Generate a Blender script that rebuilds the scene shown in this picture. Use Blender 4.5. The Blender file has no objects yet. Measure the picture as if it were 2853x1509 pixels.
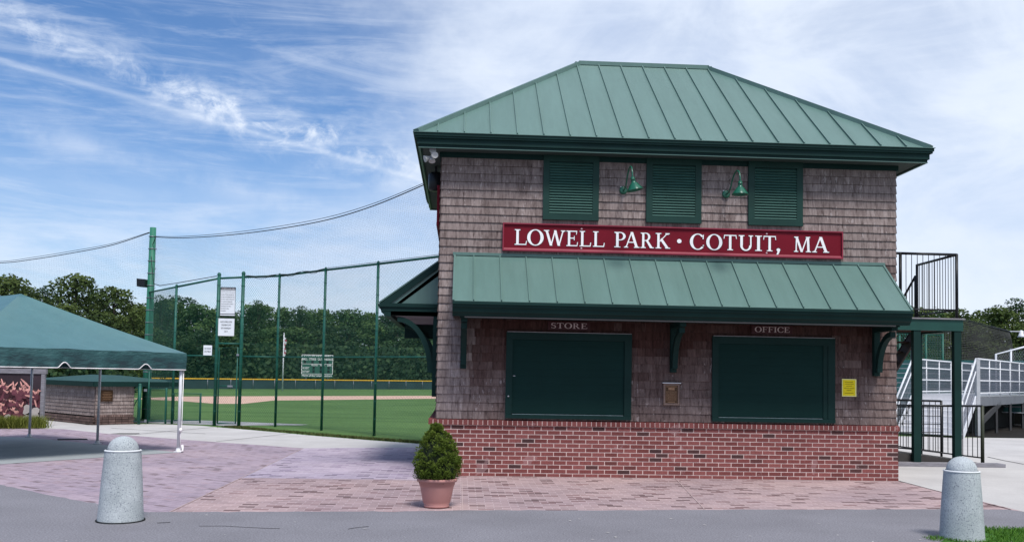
import bpy, math, random
from mathutils import Vector, Matrix, noise
S=bpy.context.scene; COL=S.collection
R=math.radians; PI=math.pi
rnd=random.Random(7)
V=Vector
# ------------------------------------------------------------------ camera
cd=bpy.data.cameras.new('camera'); cam=bpy.data.objects.new('camera',cd); COL.objects.link(cam)
cx_=V((0.99832,-0.055062,0.018043)); cb=V((-0.054116,-0.997319,-0.049255)).normalized()
cx_=(cx_-cb*cx_.dot(cb)).normalized(); cu=cb.cross(cx_)
m=Matrix((cx_,cu,cb)).transposed().to_4x4(); m.translation=V((0.35705,-14.9115,1.5883)); cam.matrix_world=m
cd.sensor_width=36; cd.lens=33.147; cd.shift_y=0.0557; cd.clip_end=3000; cd.clip_start=.1
S.camera=cam
S.view_settings.view_transform='Standard'; S.view_settings.look='None'; S.view_settings.gamma=1; S.view_settings.exposure=0.42
# ------------------------------------------------------------------ materials
def hexc(r,g,b):
    f=lambda c:(c/255/12.92) if c/255<.04045 else ((c/255+.055)/1.055)**2.4
    return (f(r),f(g),f(b),1)
class NT:
    def __init__(s,name):
        s.m=bpy.data.materials.new(name); s.m.use_nodes=True; s.t=s.m.node_tree; s.b=s.t.nodes['Principled BSDF']; s.b.inputs['Specular IOR Level'].default_value=.3
    def n(s,typ,**k):
        x=s.t.nodes.new(typ)
        for a,v in k.items(): setattr(x,a,v)
        return x
    def l(s,a,b): s.t.links.new(a,b)
    def coord(s,scale=(1,1,1),rot=(0,0,0),kind='Object'):
        tc=s.n('ShaderNodeTexCoord'); mp=s.n('ShaderNodeMapping'); s.l(tc.outputs[kind],mp.inputs[0]); mp.inputs['Scale'].default_value=scale; mp.inputs['Rotation'].default_value=rot
        return mp.outputs[0]
    def noise(s,vec,scale=5,detail=4,rough=.6):
        x=s.n('ShaderNodeTexNoise'); s.l(vec,x.inputs['Vector']); x.inputs['Scale'].default_value=scale; x.inputs['Detail'].default_value=detail; x.inputs['Roughness'].default_value=rough
        return x.outputs[0]
    def ramp(s,fac,stops):
        x=s.n('ShaderNodeValToRGB'); s.l(fac,x.inputs[0]); e=x.color_ramp.elements
        e[0].position,e[0].color=stops[0]; e[1].position,e[1].color=stops[-1]
        for p,c in stops[1:-1]:
            q=e.new(p); q.color=c
        return x.outputs[0]
    def mix(s,f,a,b,mode='MIX'):
        x=s.n('ShaderNodeMix',data_type='RGBA',blend_type=mode)
        for i,v in ((0,f),(6,a),(7,b)):
            if hasattr(v,'is_linked'): s.l(v,x.inputs[i])
            else: x.inputs[i].default_value=v
        return x.outputs[2]
    def math(s,op,a,b=0):
        x=s.n('ShaderNodeMath',operation=op)
        for i,v in ((0,a),(1,b)):
            if hasattr(v,'is_linked'): s.l(v,x.inputs[i])
            else: x.inputs[i].default_value=v
        return x.outputs[0]
    def attr(s,name): return s.n('ShaderNodeAttribute',attribute_name=name).outputs['Fac']
    def bump(s,h,strength=.3,dist=.01):
        x=s.n('ShaderNodeBump'); s.l(h,x.inputs['Height']); x.inputs['Strength'].default_value=strength; x.inputs['Distance'].default_value=dist; s.l(x.outputs[0],s.b.inputs['Normal'])
    def out(s,col,rough=.7,metal=0,spec=.3):
        if hasattr(col,'is_linked'): s.l(col,s.b.inputs['Base Color'])
        else: s.b.inputs['Base Color'].default_value=col
        s.b.inputs['Roughness'].default_value=rough; s.b.inputs['Metallic'].default_value=metal; s.b.inputs['Specular IOR Level'].default_value=spec
        return s.m
def K(a,f): return (a[0]*f,a[1]*f,a[2]*f,1)
def pm(name,c,var=.25,scale=4,rough=.6,bump=0,metal=0,stretch=(1,1,1),spec=.3,rv=0,detail=5,bscale=None,bdist=.005):
    t=NT(name); v=t.coord(stretch); n=t.noise(v,scale,detail)
    col=t.ramp(n,[(.3,K(c,1-var)),(.7,K(c,1+var))])
    if rv: col=t.mix(1,col,t.ramp(t.attr('rnd'),[(0,K((1,1,1),1-rv)),(1,K((1,1,1),1+rv))]),'MULTIPLY')
    if bump: t.bump(t.noise(t.coord(stretch),bscale or scale*6,3),bump,bdist)
    return t.out(col,rough,metal,spec)
t_=NT('green_metal_roof'); n1=t_.noise(t_.coord((2.4,.35,.35)),1,4); n2=t_.noise(t_.coord((9,1.2,1.2)),1.5,5,.7)
_c=t_.mix(1,t_.ramp(n1,[(.3,(.086,.155,.136,1)),(.7,(.100,.177,.157,1))]),t_.ramp(n2,[(.3,(.93,.93,.93,1)),(.7,(1.05,1.05,1.05,1))]),'MULTIPLY'); t_.bump(t_.noise(t_.coord((1.2,.6,.6)),2,2),.12,.03); ROOF=t_.out(_c,.42,0,.4)
TRIM=pm('dark_green_paint',(.0055,.026,.023),.18,2,.6,.03,spec=.16)
TRIM2=pm('shutter_green_paint',(.010,.038,.031),.15,3,.55,spec=.2)
SOFF=pm('green_soffit',(.05,.065,.06),.1,2,.8)
LOUV=pm('lit_louver_green',(.036,.10,.083),.12,3,.5,spec=.35)  # lighter than the shutter frame: light caught by the slats is in the colour
ROLL=pm('roller_shutter_green',(.005,.026,.023),.08,2,.7,spec=.12)
ALU=pm('pale_metal',(.42,.43,.45),.12,6,.4,metal=.3)
WHITEP=pm('white_metal',(.62,.63,.66),.08,6,.45)
GREYM=pm('galvanised_steel',(.23,.24,.27),.15,8,.45,metal=.4)
BLACK=pm('black_metal',(.008,.009,.012),.2,6,.4)
DARK=pm('dark_void',(.01,.011,.01),.2,3,.9)
LAMPG=pm('enamel_green',(.010,.095,.055),.08,5,.25,spec=.5)
FENCEG=pm('green_vinyl_fence',(.009,.085,.062),.2,5,.45)
WIREG=pm('green_wire',(.012,.075,.055),.2,5,.5)
NETM=pm('black_netting_cord',(.02,.025,.03),.2,5,.8)
POLEG=pm('green_painted_pole',(.03,.17,.11),.3,3,.55,stretch=(1,1,.3))
YEL=pm('yellow_cap',(.75,.42,.03),.1,3,.5)
RED=pm('sign_red',(.15,.004,.014),.08,2,.55,spec=.15)
REDF=pm('sign_frame_red',(.22,.02,.04),.12,4,.45)
WHITEL=pm('white_lettering',(.85,.82,.82),.05,8,.5)
CREAM=pm('cream_lettering',(.55,.44,.42),.08,8,.5)
MAROON=pm('maroon_board',(.045,.008,.01),.15,5,.5)
WHITES=pm('sign_white',(.72,.74,.78),.05,4,.5)
INK=pm('black_ink',(.03,.035,.05),.1,5,.7)
YELP=pm('yellow_paper',(.8,.64,.01),.06,6,.7)
PLA=pm('clear_sleeve',(.85,.78,.3),.1,6,.3)
BRONZE=pm('bronze_plaque',(.075,.04,.022),.3,30,.4,metal=.5)
BRONZEL=pm('bronze_raised',(.3,.17,.1),.2,20,.4,metal=.5)
WOODF=pm('weathered_wood_frame',(.2,.14,.115),.25,6,.8,stretch=(8,8,.8))
WOODG=pm('grey_weathered_wood',(.21,.2,.22),.25,5,.85,.2,stretch=(1,1,6))
TERRA=pm('faded_terracotta_plastic',(.42,.2,.18),.08,3,.5,spec=.4)
SOIL=pm('soil',(.03,.02,.012),.3,30,.95)
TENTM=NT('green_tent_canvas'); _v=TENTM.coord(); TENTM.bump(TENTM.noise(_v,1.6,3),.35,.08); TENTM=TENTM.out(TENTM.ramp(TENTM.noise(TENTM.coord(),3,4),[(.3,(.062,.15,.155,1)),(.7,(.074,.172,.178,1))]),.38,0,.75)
t_=NT('shaded_tent_canvas'); t_.bump(t_.noise(t_.coord((1,1,2.5)),2.2,3),.6,.10); VALM=t_.out(t_.ramp(t_.noise(t_.coord(),3,4),[(.3,(.022,.075,.078,1)),(.7,(.036,.105,.107,1))]),.5,0,.5)  # darker than the canopy: shade on the upright valance put into its colour
def ground(name,stops,scale,fine,fs,rough=.9,bump=.3,crack=None):
    t=NT(name); v=t.coord(kind='Object'); n=t.noise(v,scale,6); col=t.ramp(n,stops)
    f=t.noise(v,fine,2,.5); col=t.mix(1,col,t.ramp(f,[(.3,K((1,1,1),1-fs)),(.7,K((1,1,1),1+fs))]),'MULTIPLY')
    t.bump(f,bump,.004); return t.out(col,rough,0,.2)
ASPH=ground('asphalt',[(.3,(.165,.160,.176,1)),(.7,(.208,.202,.222,1))],.7,55,.30)
CONC=ground('pale_concrete',[(.3,(.40,.38,.37,1)),(.7,(.50,.48,.465,1))],.8,60,.08)
PADC=ground('grey_concrete_pad',[(.3,(.25,.27,.28,1)),(.7,(.33,.35,.36,1))],.9,70,.08)
_t=NT('field_grass'); _c=_t.ramp(_t.noise(_t.coord(),.25,6),[(.3,(.062,.122,.036,1)),(.7,(.09,.165,.05,1))])
_c=_t.mix(1,_c,_t.ramp(_t.noise(_t.coord((.06,.9,1),rot=(0,0,.12)),1,3),[(.4,(.82,.85,.80,1)),(.6,(1.15,1.12,1.1,1))]),'MULTIPLY')
_c=_t.mix(1,_c,_t.ramp(_t.noise(_t.coord(),9,3),[(.3,(.8,.8,.8,1)),(.7,(1.2,1.2,1.15,1))]),'MULTIPLY'); _c=_t.mix(_t.math('MULTIPLY',_t.math('GREATER_THAN',_t.noise(_t.coord(),.5,7,.7),.66),.35),_c,(.16,.15,.07,1))
_t.bump(_t.noise(_t.coord(),9,2),.1,.01); GRASS=_t.out(_c,.95,0,.15)
DIRT=ground('infield_dirt',[(.3,(.5,.32,.25,1)),(.7,(.58,.39,.3,1))],.5,20,.1)
GRAV=ground('gravel',[(.3,(.3,.3,.3,1)),(.7,(.4,.4,.4,1))],1.5,40,.3)
SOILSHADE=ground('soil_and_shade',[(.3,(.006,.005,.004,1)),(.7,(.018,.014,.011,1))],2,30,.4)  # near black to paint shade under the walkway; also serves the soil patch
def paving(name,rot,dark,light,mortar):
    t=NT(name); v=t.coord(rot=(0,0,rot)); b=t.n('ShaderNodeTexBrick'); t.l(v,b.inputs['Vector'])
    b.inputs['Scale'].default_value=1; b.inputs['Brick Width'].default_value=.2; b.inputs['Row Height'].default_value=.1; b.inputs['Mortar Size'].default_value=.005; b.inputs['Mortar Smooth'].default_value=.3; b.inputs['Bias'].default_value=0
    b.inputs['Color1'].default_value=(0,0,0,1); b.inputs['Color2'].default_value=(1,1,1,1); b.inputs['Mortar'].default_value=(.5,.5,.5,1)
    pick=t.ramp(b.outputs['Color'],[(0,K(light,.86)),(.45,light),(.80,K(light,1.14)),(.86,K(dark,1.5)),(.93,dark),(1,K(dark,.7))])
    col=t.mix(b.outputs['Fac'],pick,mortar)
    big=t.ramp(t.noise(t.coord(),.55,4),[(.35,(.86,.86,.90,1)),(.65,(1.1,1.08,1.06,1))])
    col=t.mix(1,col,big,'MULTIPLY')
    col=t.mix(1,col,t.ramp(t.noise(t.coord(),25,3),[(.3,(.9,.9,.9,1)),(.7,(1.1,1.1,1.1,1))]),'MULTIPLY')
    t.bump(b.outputs['Fac'],-.35,.004); return t.out(col,.85,0,.25)
PAVE_A=paving('brick_paving_red',0,(.14,.085,.085,1),(.345,.252,.252,1),(.46,.37,.37,1))
PAVE_B=paving('brick_paving_violet',.62,(.22,.165,.185,1),(.31,.245,.285,1),(.42,.35,.39,1))
PAVE_C=paving('brick_paving_lilac',.0,(.2,.16,.21,1),(.37,.31,.37,1),(.44,.38,.44,1))
def mk_shingle():
    t=NT('cedar_shingles'); r=t.attr('rnd'); w=t.attr('wea_shade')
    brown=t.ramp(r,[(0,(.056,.025,.021,1)),(.5,(.068,.031,.026,1)),(1,(.085,.042,.035,1))])
    grey=t.ramp(r,[(0,(.225,.180,.168,1)),(.5,(.27,.218,.204,1)),(1,(.33,.272,.255,1))])
    c=t.mix(w,brown,grey)
    st=t.noise(t.coord((30,30,3.2)),1,5,.72)
    c=t.mix(1,c,t.ramp(st,[(.3,(.30,.26,.26,1)),(.46,(.82,.80,.80,1)),(.62,(1.12,1.12,1.12,1)),(.8,(1.7,1.66,1.64,1))]),'MULTIPLY')
    ble=t.noise(t.coord((20,20,4.)),1.3,3,.7); big=t.noise(t.coord((1.3,1.3,1.9)),1,3)
    f=t.math('MULTIPLY',t.math('MULTIPLY',t.math('GREATER_THAN',ble,.62),t.math('GREATER_THAN',big,.50)),t.math('GREATER_THAN',w,.3))
    c=t.mix(t.math('MULTIPLY',f,.5),c,(.42,.36,.35,1))
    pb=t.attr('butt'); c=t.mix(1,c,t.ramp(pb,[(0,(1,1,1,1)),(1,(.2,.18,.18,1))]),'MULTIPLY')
    t.bump(st,.4,.004); return t.out(c,.9,0,.15)
SHING=mk_shingle()
def mk_brick():
    t=NT('red_brick'); r=t.attr('rnd')
    c=t.ramp(r,[(0,(.055,.028,.028,1)),(.055,(.075,.036,.034,1)),(.10,(.145,.044,.040,1)),(.5,(.185,.057,.052,1)),(1,(.235,.08,.073,1))])
    n=t.noise(t.coord(),60,4); c=t.mix(1,c,t.ramp(n,[(.3,(.82,.82,.82,1)),(.7,(1.2,1.2,1.2,1))]),'MULTIPLY')
    c=t.mix(t.math('MULTIPLY',t.math('GREATER_THAN',t.noise(t.coord(),2.2,6),.63),.28),c,(.45,.3,.3,1))
    t.bump(n,.4,.003); return t.out(c,.85,0,.2)
BRICK=mk_brick()
MORT=pm('pink_mortar',(.66,.50,.46),.12,20,.9,.3)
def leafmat(name,c0,c1,c2,tr=.25):
    t=NT(name); r=t.attr('rnd'); c=t.ramp(r,[(0,c0),(.5,c1),(1,c2)])
    t.l(c,t.b.inputs['Base Color']); t.b.inputs['Roughness'].default_value=.7; t.b.inputs['Specular IOR Level'].default_value=.12
    if tr:
        tb=t.n('ShaderNodeBsdfTranslucent'); t.l(c,tb.inputs[0]); mx=t.n('ShaderNodeMixShader'); mx.inputs[0].default_value=tr
        t.l(t.b.outputs[0],mx.inputs[1]); t.l(tb.outputs[0],mx.inputs[2]); t.l(mx.outputs[0],t.t.nodes['Material Output'].inputs[0])
    return t.m
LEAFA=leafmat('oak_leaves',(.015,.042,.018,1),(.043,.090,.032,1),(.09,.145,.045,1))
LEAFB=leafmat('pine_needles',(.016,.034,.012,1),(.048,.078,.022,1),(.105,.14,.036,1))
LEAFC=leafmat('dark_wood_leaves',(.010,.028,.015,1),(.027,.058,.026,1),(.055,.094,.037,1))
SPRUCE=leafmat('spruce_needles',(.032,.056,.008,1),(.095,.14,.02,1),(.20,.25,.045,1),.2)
BLADE=leafmat('lawn_blades',(.03,.09,.01,1),(.07,.18,.02,1),(.13,.26,.04,1),.3)
TUFT=leafmat('yellow_green_grass',(.06,.08,.015,1),(.16,.19,.035,1),(.32,.34,.08,1),.3)
WEED=leafmat('rough_grass',(.03,.04,.012,1),(.07,.085,.025,1),(.14,.14,.05,1),.3)
BARK=pm('bark',(.05,.04,.032),.3,3,.95,.4,stretch=(6,6,1))
def mk_granite():
    t=NT('exposed_aggregate_concrete'); v=t.coord()
    a=t.noise(v,3,4); c=t.ramp(a,[(.3,(.32,.35,.36,1)),(.7,(.47,.50,.51,1))])
    f=t.noise(v,75,2,.5); c=t.mix(1,c,t.ramp(f,[(.3,(.45,.45,.5,1)),(.42,(.95,.95,.97,1)),(.62,(1.05,1.05,1.05,1)),(.75,(1.35,1.35,1.3,1))]),'MULTIPLY')
    t.bump(f,.35,.004); return t.out(c,.9,0,.2)
GRAN=mk_granite()
# ------------------------------------------------------------------ mesh builder
class MB:
    def __init__(s): s.v=[];s.f=[];s.a={'rnd':[],'wea_shade':[],'butt':[]};s.sm=[]
    def face(s,pts,rn=.5,wea_shade=0,butt=0,smooth=False):
        i=len(s.v); s.v+= [tuple(p) for p in pts]; s.f.append(tuple(range(i,i+len(pts)))); s.a['rnd'].append(rn);s.a['wea_shade'].append(wea_shade);s.a['butt'].append(butt);s.sm.append(smooth)
    def raw(s,vs,fs,rn=.5,smooth=False):
        i=len(s.v); s.v+=[tuple(p) for p in vs]
        for f in fs: s.f.append(tuple(i+k for k in f)); s.a['rnd'].append(rn);s.a['wea_shade'].append(0);s.a['butt'].append(0);s.sm.append(smooth)
    def box(s,x0,x1,y0,y1,z0,z1,rn=.5):
        vs=[(x,y,z) for z in (z0,z1) for y in (y0,y1) for x in (x0,x1)]
        s.raw(vs,[(0,2,3,1),(4,5,7,6),(0,1,5,4),(2,6,7,3),(0,4,6,2),(1,3,7,5)],rn)
    def obox(s,c,dx,dy,dz,rn=.5):   # centre + half axis vectors
        c=V(c);dx=V(dx);dy=V(dy);dz=V(dz)
        vs=[c+dx*a+dy*b+dz*d for d in (-1,1) for b in (-1,1) for a in (-1,1)]
        s.raw(vs,[(0,2,3,1),(4,5,7,6),(0,1,5,4),(2,6,7,3),(0,4,6,2),(1,3,7,5)],rn)
    def bar(s,p,q,w,h=None,up=(0,0,1),rn=.5):
        p=V(p);q=V(q);h=h or w; d=(q-p); L=d.length
        if L<1e-6: return
        d/=L; u=V(up); 
        if abs(d.dot(u))>.98: u=V((1,0,0))
        sx=d.cross(u).normalized(); uz=sx.cross(d)
        s.obox((p+q)/2,d*L/2,sx*w/2,uz*h/2,rn)
    def tube(s,pts,r,n=8,caps=True,rn=.5,smooth=True):
        pts=[V(p) for p in pts]; rs=r if isinstance(r,(list,tuple)) else [r]*len(pts)
        rings=[]; prev=None
        for i,p in enumerate(pts):
            d=(pts[min(i+1,len(pts)-1)]-pts[max(i-1,0)]).normalized()
            if prev is None:
                a=V((0,0,1)) if abs(d.z)<.9 else V((1,0,0)); u=d.cross(a).normalized()
            else: u=(prev-d*prev.dot(d)).normalized()
            prev=u; w=d.cross(u); rings.append([p+(u*math.cos(2*PI*k/n)+w*math.sin(2*PI*k/n))*rs[i] for k in range(n)])
        vs=[q for rg in rings for q in rg]; fs=[]
        for i in range(len(pts)-1):
            for k in range(n): fs.append((i*n+k,i*n+(k+1)%n,(i+1)*n+(k+1)%n,(i+1)*n+k))
        s.raw(vs,fs,rn,smooth)
        if caps: s.raw(rings[0][::-1],[tuple(range(n))],rn); s.raw(rings[-1],[tuple(range(n))],rn)
    def lathe(s,c,prof,n=32,axis=(0,0,1),smooth=True):
        c=V(c); ax=V(axis).normalized(); a=V((1,0,0)) if abs(ax.x)<.9 else V((0,1,0)); u=ax.cross(a).normalized(); w=ax.cross(u)
        for (r0,z0),(r1,z1) in zip(prof[:-1],prof[1:]):
            vs=[];fs=[]
            for k in range(n):
                t=2*PI*k/n; e=u*math.cos(t)+w*math.sin(t); vs+=[c+e*r0+ax*z0,c+e*r1+ax*z1]
            for k in range(n): j=(k+1)%n; fs.append((2*k,2*j,2*j+1,2*k+1))
            s.raw(vs,fs,.5,smooth)
    def prism(s,poly,ext,rn=.5):    # closed polygon list of 3D pts extruded by vector
        n=len(poly); e=V(ext); vs=[V(p) for p in poly]+[V(p)+e for p in poly]
        s.raw(vs,[tuple(range(n))[::-1],tuple(range(n,2*n))]+[(i,(i+1)%n,n+(i+1)%n,n+i) for i in range(n)],rn)
    def build(s,name,mat,parent=None,merge=False):
        me=bpy.data.meshes.new(name); me.from_pydata(s.v,[],s.f)
        for k,a in s.a.items():
            if any(x!=.5 for x in a) if k=='rnd' else any(a):
                at=me.attributes.new(k,'FLOAT','FACE'); at.data.foreach_set('value',a)
        me.polygons.foreach_set('use_smooth',s.sm); me.materials.append(mat); me.update()
        o=bpy.data.objects.new(name,me); COL.objects.link(o)
        if merge or any(s.sm):
            import bmesh
            b=bmesh.new(); b.from_mesh(me); bmesh.ops.remove_doubles(b,verts=b.verts,dist=1e-5); b.to_mesh(me); b.free()
        if parent: attach(o,parent)
        return o
def woff(o):
    w=V((0,0,0))
    while o: w=w+o.location; o=o.parent
    return w
def attach(o,p): o.parent=p; o.location=-woff(p)
def tag(o,label,cat,group=None):
    o['label']=label; o['category']=cat
    if group: o['group']=group
    return o
def thing(name,label,cat,loc,group=None):
    o=bpy.data.objects.new(name,None); COL.objects.link(o); o.location=loc; o.empty_display_size=.2
    return tag(o,label,cat,group)
def kind(o,k='structure',label=None):
    o['kind']=k
    if label: o['label']=label
    return o
def copy_tree(o,parent=None):
    c=o.copy(); COL.objects.link(c)
    if parent: c.parent=parent
    for ch in [x for x in o.children]: copy_tree(ch,c)
    return c
def text(mb,s,org,ux,uz,size,align='CENTER',depth=.002,sx=1.0,n=None,squeeze=None):
    cu_=bpy.data.curves.new('lettering_source','FONT'); cu_.body=s; cu_.size=size; cu_.align_x=align; cu_.resolution_u=2; cu_.offset=size*.012
    o=bpy.data.objects.new('lettering_source',cu_); COL.objects.link(o)
    me=bpy.data.meshes.new_from_object(o.evaluated_get(bpy.context.evaluated_depsgraph_get()))
    w=max([v.co.x for v in me.vertices],default=1)-min([v.co.x for v in me.vertices],default=0)
    if squeeze: sx=squeeze/w
    org=V(org);ux=V(ux);uz=V(uz); nn=ux.cross(uz) if n is None else V(n)
    vs=[org+ux*v.co.x*sx+uz*v.co.y+nn*depth for v in me.vertices]; fs=[tuple(p.vertices) for p in me.polygons]
    mb.raw(vs,fs); bpy.data.objects.remove(o); bpy.data.meshes.remove(me); bpy.data.curves.remove(cu_)
# ------------------------------------------------------------------ serif lettering
def glyph(ch):
    T,t,sf=.155,.06,.05
    P=[]
    def quad(*p): P.append(list(p))
    def st(x0,y0,x1,y1,w): # slanted stroke with horizontal cut ends
        quad((x0-w/2,y0),(x0+w/2,y0),(x1+w/2,y1),(x1-w/2,y1))
    def serif(x,y,w,up=1):
        quad((x-w/2,y),(x+w/2,y),(x+w/2,y+sf*up),(x-w/2,y+sf*up))
        quad((x-w*.28,y+sf*up),(x+w*.28,y+sf*up),(x+w*.2,y+sf*1.9*up),(x-w*.2,y+sf*1.9*up))
    def ring(cx,cy,rx,ry,wx,wy,a0=0,a1=360,n=28):
        for k in range(n):
            A=math.radians(a0+(a1-a0)*k/n);B=math.radians(a0+(a1-a0)*(k+1)/n)
            f=lambda a,rx,ry:(cx+rx*math.cos(a),cy+ry*math.sin(a))
            quad(f(A,rx-wx,ry-wy),f(A,rx,ry),f(B,rx,ry),f(B,rx-wx,ry-wy))
    def path(pts,ws):
        for i in range(len(pts)-1):
            (x0,y0),(x1,y1)=pts[i],pts[i+1]
            def nrm(j):
                a=pts[max(j-1,0)];b=pts[min(j+1,len(pts)-1)];dx,dy=b[0]-a[0],b[1]-a[1];l=math.hypot(dx,dy);return -dy/l*ws[j]/2,dx/l*ws[j]/2
            n0=nrm(i);n1=nrm(i+1); quad((x0-n0[0],y0-n0[1]),(x1-n1[0],y1-n1[1]),(x1+n1[0],y1+n1[1]),(x0+n0[0],y0+n0[1]))
    stem=lambda x,a=0,b=1,w=T: quad((x-w/2,a),(x+w/2,a),(x+w/2,b),(x-w/2,b))
    if ch=='L': stem(.19);serif(.19,0,.36);serif(.19,1,.36,-1);quad((.2,0),(.76,0),(.72,t),(.2,t));quad((.70,0),(.76,0),(.80,.26),(.75,.26));W=.8
    elif ch=='O': ring(.5,.5,.5,.53,.19,.055);W=1
    elif ch=='C': ring(.5,.5,.5,.53,.19,.055,42,318);quad((.80,.68),(.86,.68),(.88,.98),(.82,.92));quad((.82,.22),(.90,.25),(.88,.30),(.80,.26));W=.9
    elif ch=='W':
        st(.16,1,.46,0,T);st(.71,1,.46,0,t+.02);st(.71,1,.96,0,T);st(1.22,1,.96,0,t+.02);serif(.16,1,.34,-1);serif(1.22,1,.28,-1);W=1.36
    elif ch in 'EF':
        stem(.19);serif(.19,0,.36);serif(.19,1,.36,-1)
        quad((.2,1-t),(.72,1-t),(.74,1),(.2,1));quad((.68,.76),(.72,.76),(.75,1),(.70,1));quad((.2,.49),(.55,.49),(.55,.49+t),(.2,.49+t));quad((.53,.38),(.57,.38),(.57,.66),(.53,.66))
        if ch=='E': quad((.2,0),(.76,0),(.74,t),(.2,t));quad((.73,0),(.77,0),(.81,.26),(.76,.26))
        W=.81 if ch=='E' else .75
    elif ch in 'PR':
        stem(.19);serif(.19,0,.38);serif(.14,1,.28,-1);ring(.36,.73,.34,.27,.155,.055,-90,90,16);quad((.25,1-.055),(.37,1-.055),(.37,1),(.25,1));quad((.25,.46),(.37,.46),(.37,.515),(.25,.515));W=.7
        if ch=='R': quad((.36,.5),(.54,.5),(.86,.05),(.66,.05));quad((.68,0),(.98,0),(.94,.05),(.64,.05));W=.96
    elif ch=='K': stem(.19);serif(.19,0,.38);serif(.19,1,.38,-1);st(.80,1,.27,.44,t+.02);quad((.30,.56),(.42,.68),(.88,.05),(.68,.05));quad((.66,0),(1.0,0),(.96,.05),(.64,.05));serif(.80,1,.3,-1);W=1.0
    elif ch=='A': st(.15,0,.5,1,t+.02);st(.86,0,.52,1.02,T+.02);quad((.3,.32),(.7,.32),(.68,.38),(.32,.38));serif(.15,0,.28);serif(.86,0,.36);W=1.04
    elif ch=='T': stem(.44);serif(.44,0,.38);quad((.04,1-t),(.84,1-t),(.86,1),(.02,1));quad((.0,.74),(.05,.76),(.08,1),(.03,1));quad((.83,.76),(.88,.74),(.85,1),(.80,1));W=.88
    elif ch=='U': stem(.2,.34);serif(.2,1,.36,-1);stem(.78,.34,1,t+.02);serif(.78,1,.28,-1);ring(.47,.34,.35,.36,.14,.08,180,360,18);W=.92
    elif ch=='I': stem(.19);serif(.19,0,.38);serif(.19,1,.38,-1);W=.38
    elif ch=='M':
        st(.17,0,.2,1,t+.02);st(.2,1,.56,0,T);st(.93,1,.56,0,t+.02);st(1.02,0,.98,1,T);serif(.17,0,.28);serif(1.02,0,.36);serif(.18,1,.28,-1);serif(.98,1,.3,-1);W=1.2
    elif ch=='S':
        pts=[];ws=[]
        for k in range(0,13): a=math.radians(35+k*(235)/12); pts.append((.33+.22*math.cos(a),.74+.22*math.sin(a))); ws.append(.06+.09*max(0,math.sin(math.radians(k*15-10))))
        for k in range(1,13): a=math.radians(90-k*(235)/12); pts.append((.33+.25*math.cos(a),.27+.25*math.sin(a)));ws.append(.155-.09*k/12)
        path(pts,ws);quad((.50,.76),(.55,.76),(.57,.98),(.53,.96));quad((.06,.02),(.1,.04),(.12,.27),(.07,.27));W=.62
    elif ch=='.': ring(.14,.14,.14,.14,.14,.14,0,360,20);W=.28
    elif ch==',': ring(.12,.1,.1,.1,.1,.1,0,360,16);quad((.1,.1),(.22,.1),(.12,-.2),(.02,-.22));W=.24
    else: W=.35
    return P,W
def put(mb,ch,x0,x1,z0,h,y,zoff=0,grow=0):
    P,W=glyph(ch); x_=[p[0] for q in P for p in q]; a,b=min(x_),max(x_)
    for i,q in enumerate(P):
        pts=[(x0+(p[0]-a)/(b-a)*(x1-x0),z0+p[1]*h) for p in q]
        if grow:
            mx_=sum(p[0] for p in pts)/len(pts);mz_=sum(p[1] for p in pts)/len(pts)
            hx=max(1e-4,(max(p[0] for p in pts)-min(p[0] for p in pts))/2);hz=max(1e-4,(max(p[1] for p in pts)-min(p[1] for p in pts))/2)
            pts=[(mx_+(p[0]-mx_)*(hx+grow)/hx,mz_+(p[1]-mz_)*(hz+grow)/hz) for p in pts]
        mb.face([(p[0],y-i*.00012,p[1]) for p in pts])
# ================================================================== GROUND
def sheet(name,poly,z,mat,k='structure'):
    mb=MB(); mb.face([(x,y,z) for x,y in poly]); o=mb.build(name,mat); o['kind']=k; return o
mb=MB(); mb.face([(-900,-60,-.02),(900,-60,-.02),(900,1500,-.02),(-900,1500,-.02)]); kind(mb.build('grass_field',GRASS))
A=V((-4.98,3.5,0)); a1=V((-.79,.613,0)); a2=V((-.61,-.79,0))
sheet('concrete_path',[(-14,16.5),(-9.9,11.9),(-8.4,12.9),(-6.9,12.35),(-6.35,11.75),(-5.12,10.69),(-3.17,8.78),(-1.76,7.6),(-.5,6.62),(0.3,6.2),(0.3,4),(-9,4),(-16,8)],-.012,CONC)
sheet('concrete_walk',[(7.2,.4),(7.45,.1),(7.4,-.75),(7.38,-1.49),(7.36,-3.6),(12,-3.9),(30,2),(30,12.6),(15.9,12.2),(11,12.4),(7.2,9)],-.012,CONC)
sheet('brick_plaza',[(-2.84,-6),(-2.84,4.93),(-5.0,6.3),(-8.07,8.4),(-9.76,9.95),(-12.5,10.2),(-16,8),(-16,-6)],-.008,PAVE_B)
sheet('brick_forecourt',[(-2.84,-6),(7.45,-6),(7.45,-1.49),(7.42,.15),(-.1,.15),(-.1,-.72),(-2.84,-.72)],-.008,PAVE_A)
sheet('brick_side_path',[(-2.84,-.72),(-.1,-.72),(-.1,5.58),(-.51,5.55),(-1.69,5.27),(-2.84,4.93)],-.0066,PAVE_C)
mb=MB(); z=-.004
for p,q in (((-2.84,-4.4),(-2.84,4.8)),((-2.8,-.72),(-.1,-.66)),((3.8,-.05),(3.37,-3.45)),((.42,-.9),(.42,-3.8)),((.5,-.05),(7.4,-.05))):
    mb.bar((p[0],p[1],z),(q[0],q[1],z),.012,.004)
kind(mb.build('paving_edging',pm('pale_edging_brick',(.42,.32,.31),.15,12,.85)))
Q=[A+a1*5.5,A+a1*(-.05)+a2*(-.05),A+a2*6,A+a2*6+a1*7,A+a1*7.0+a2*.9]
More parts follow.
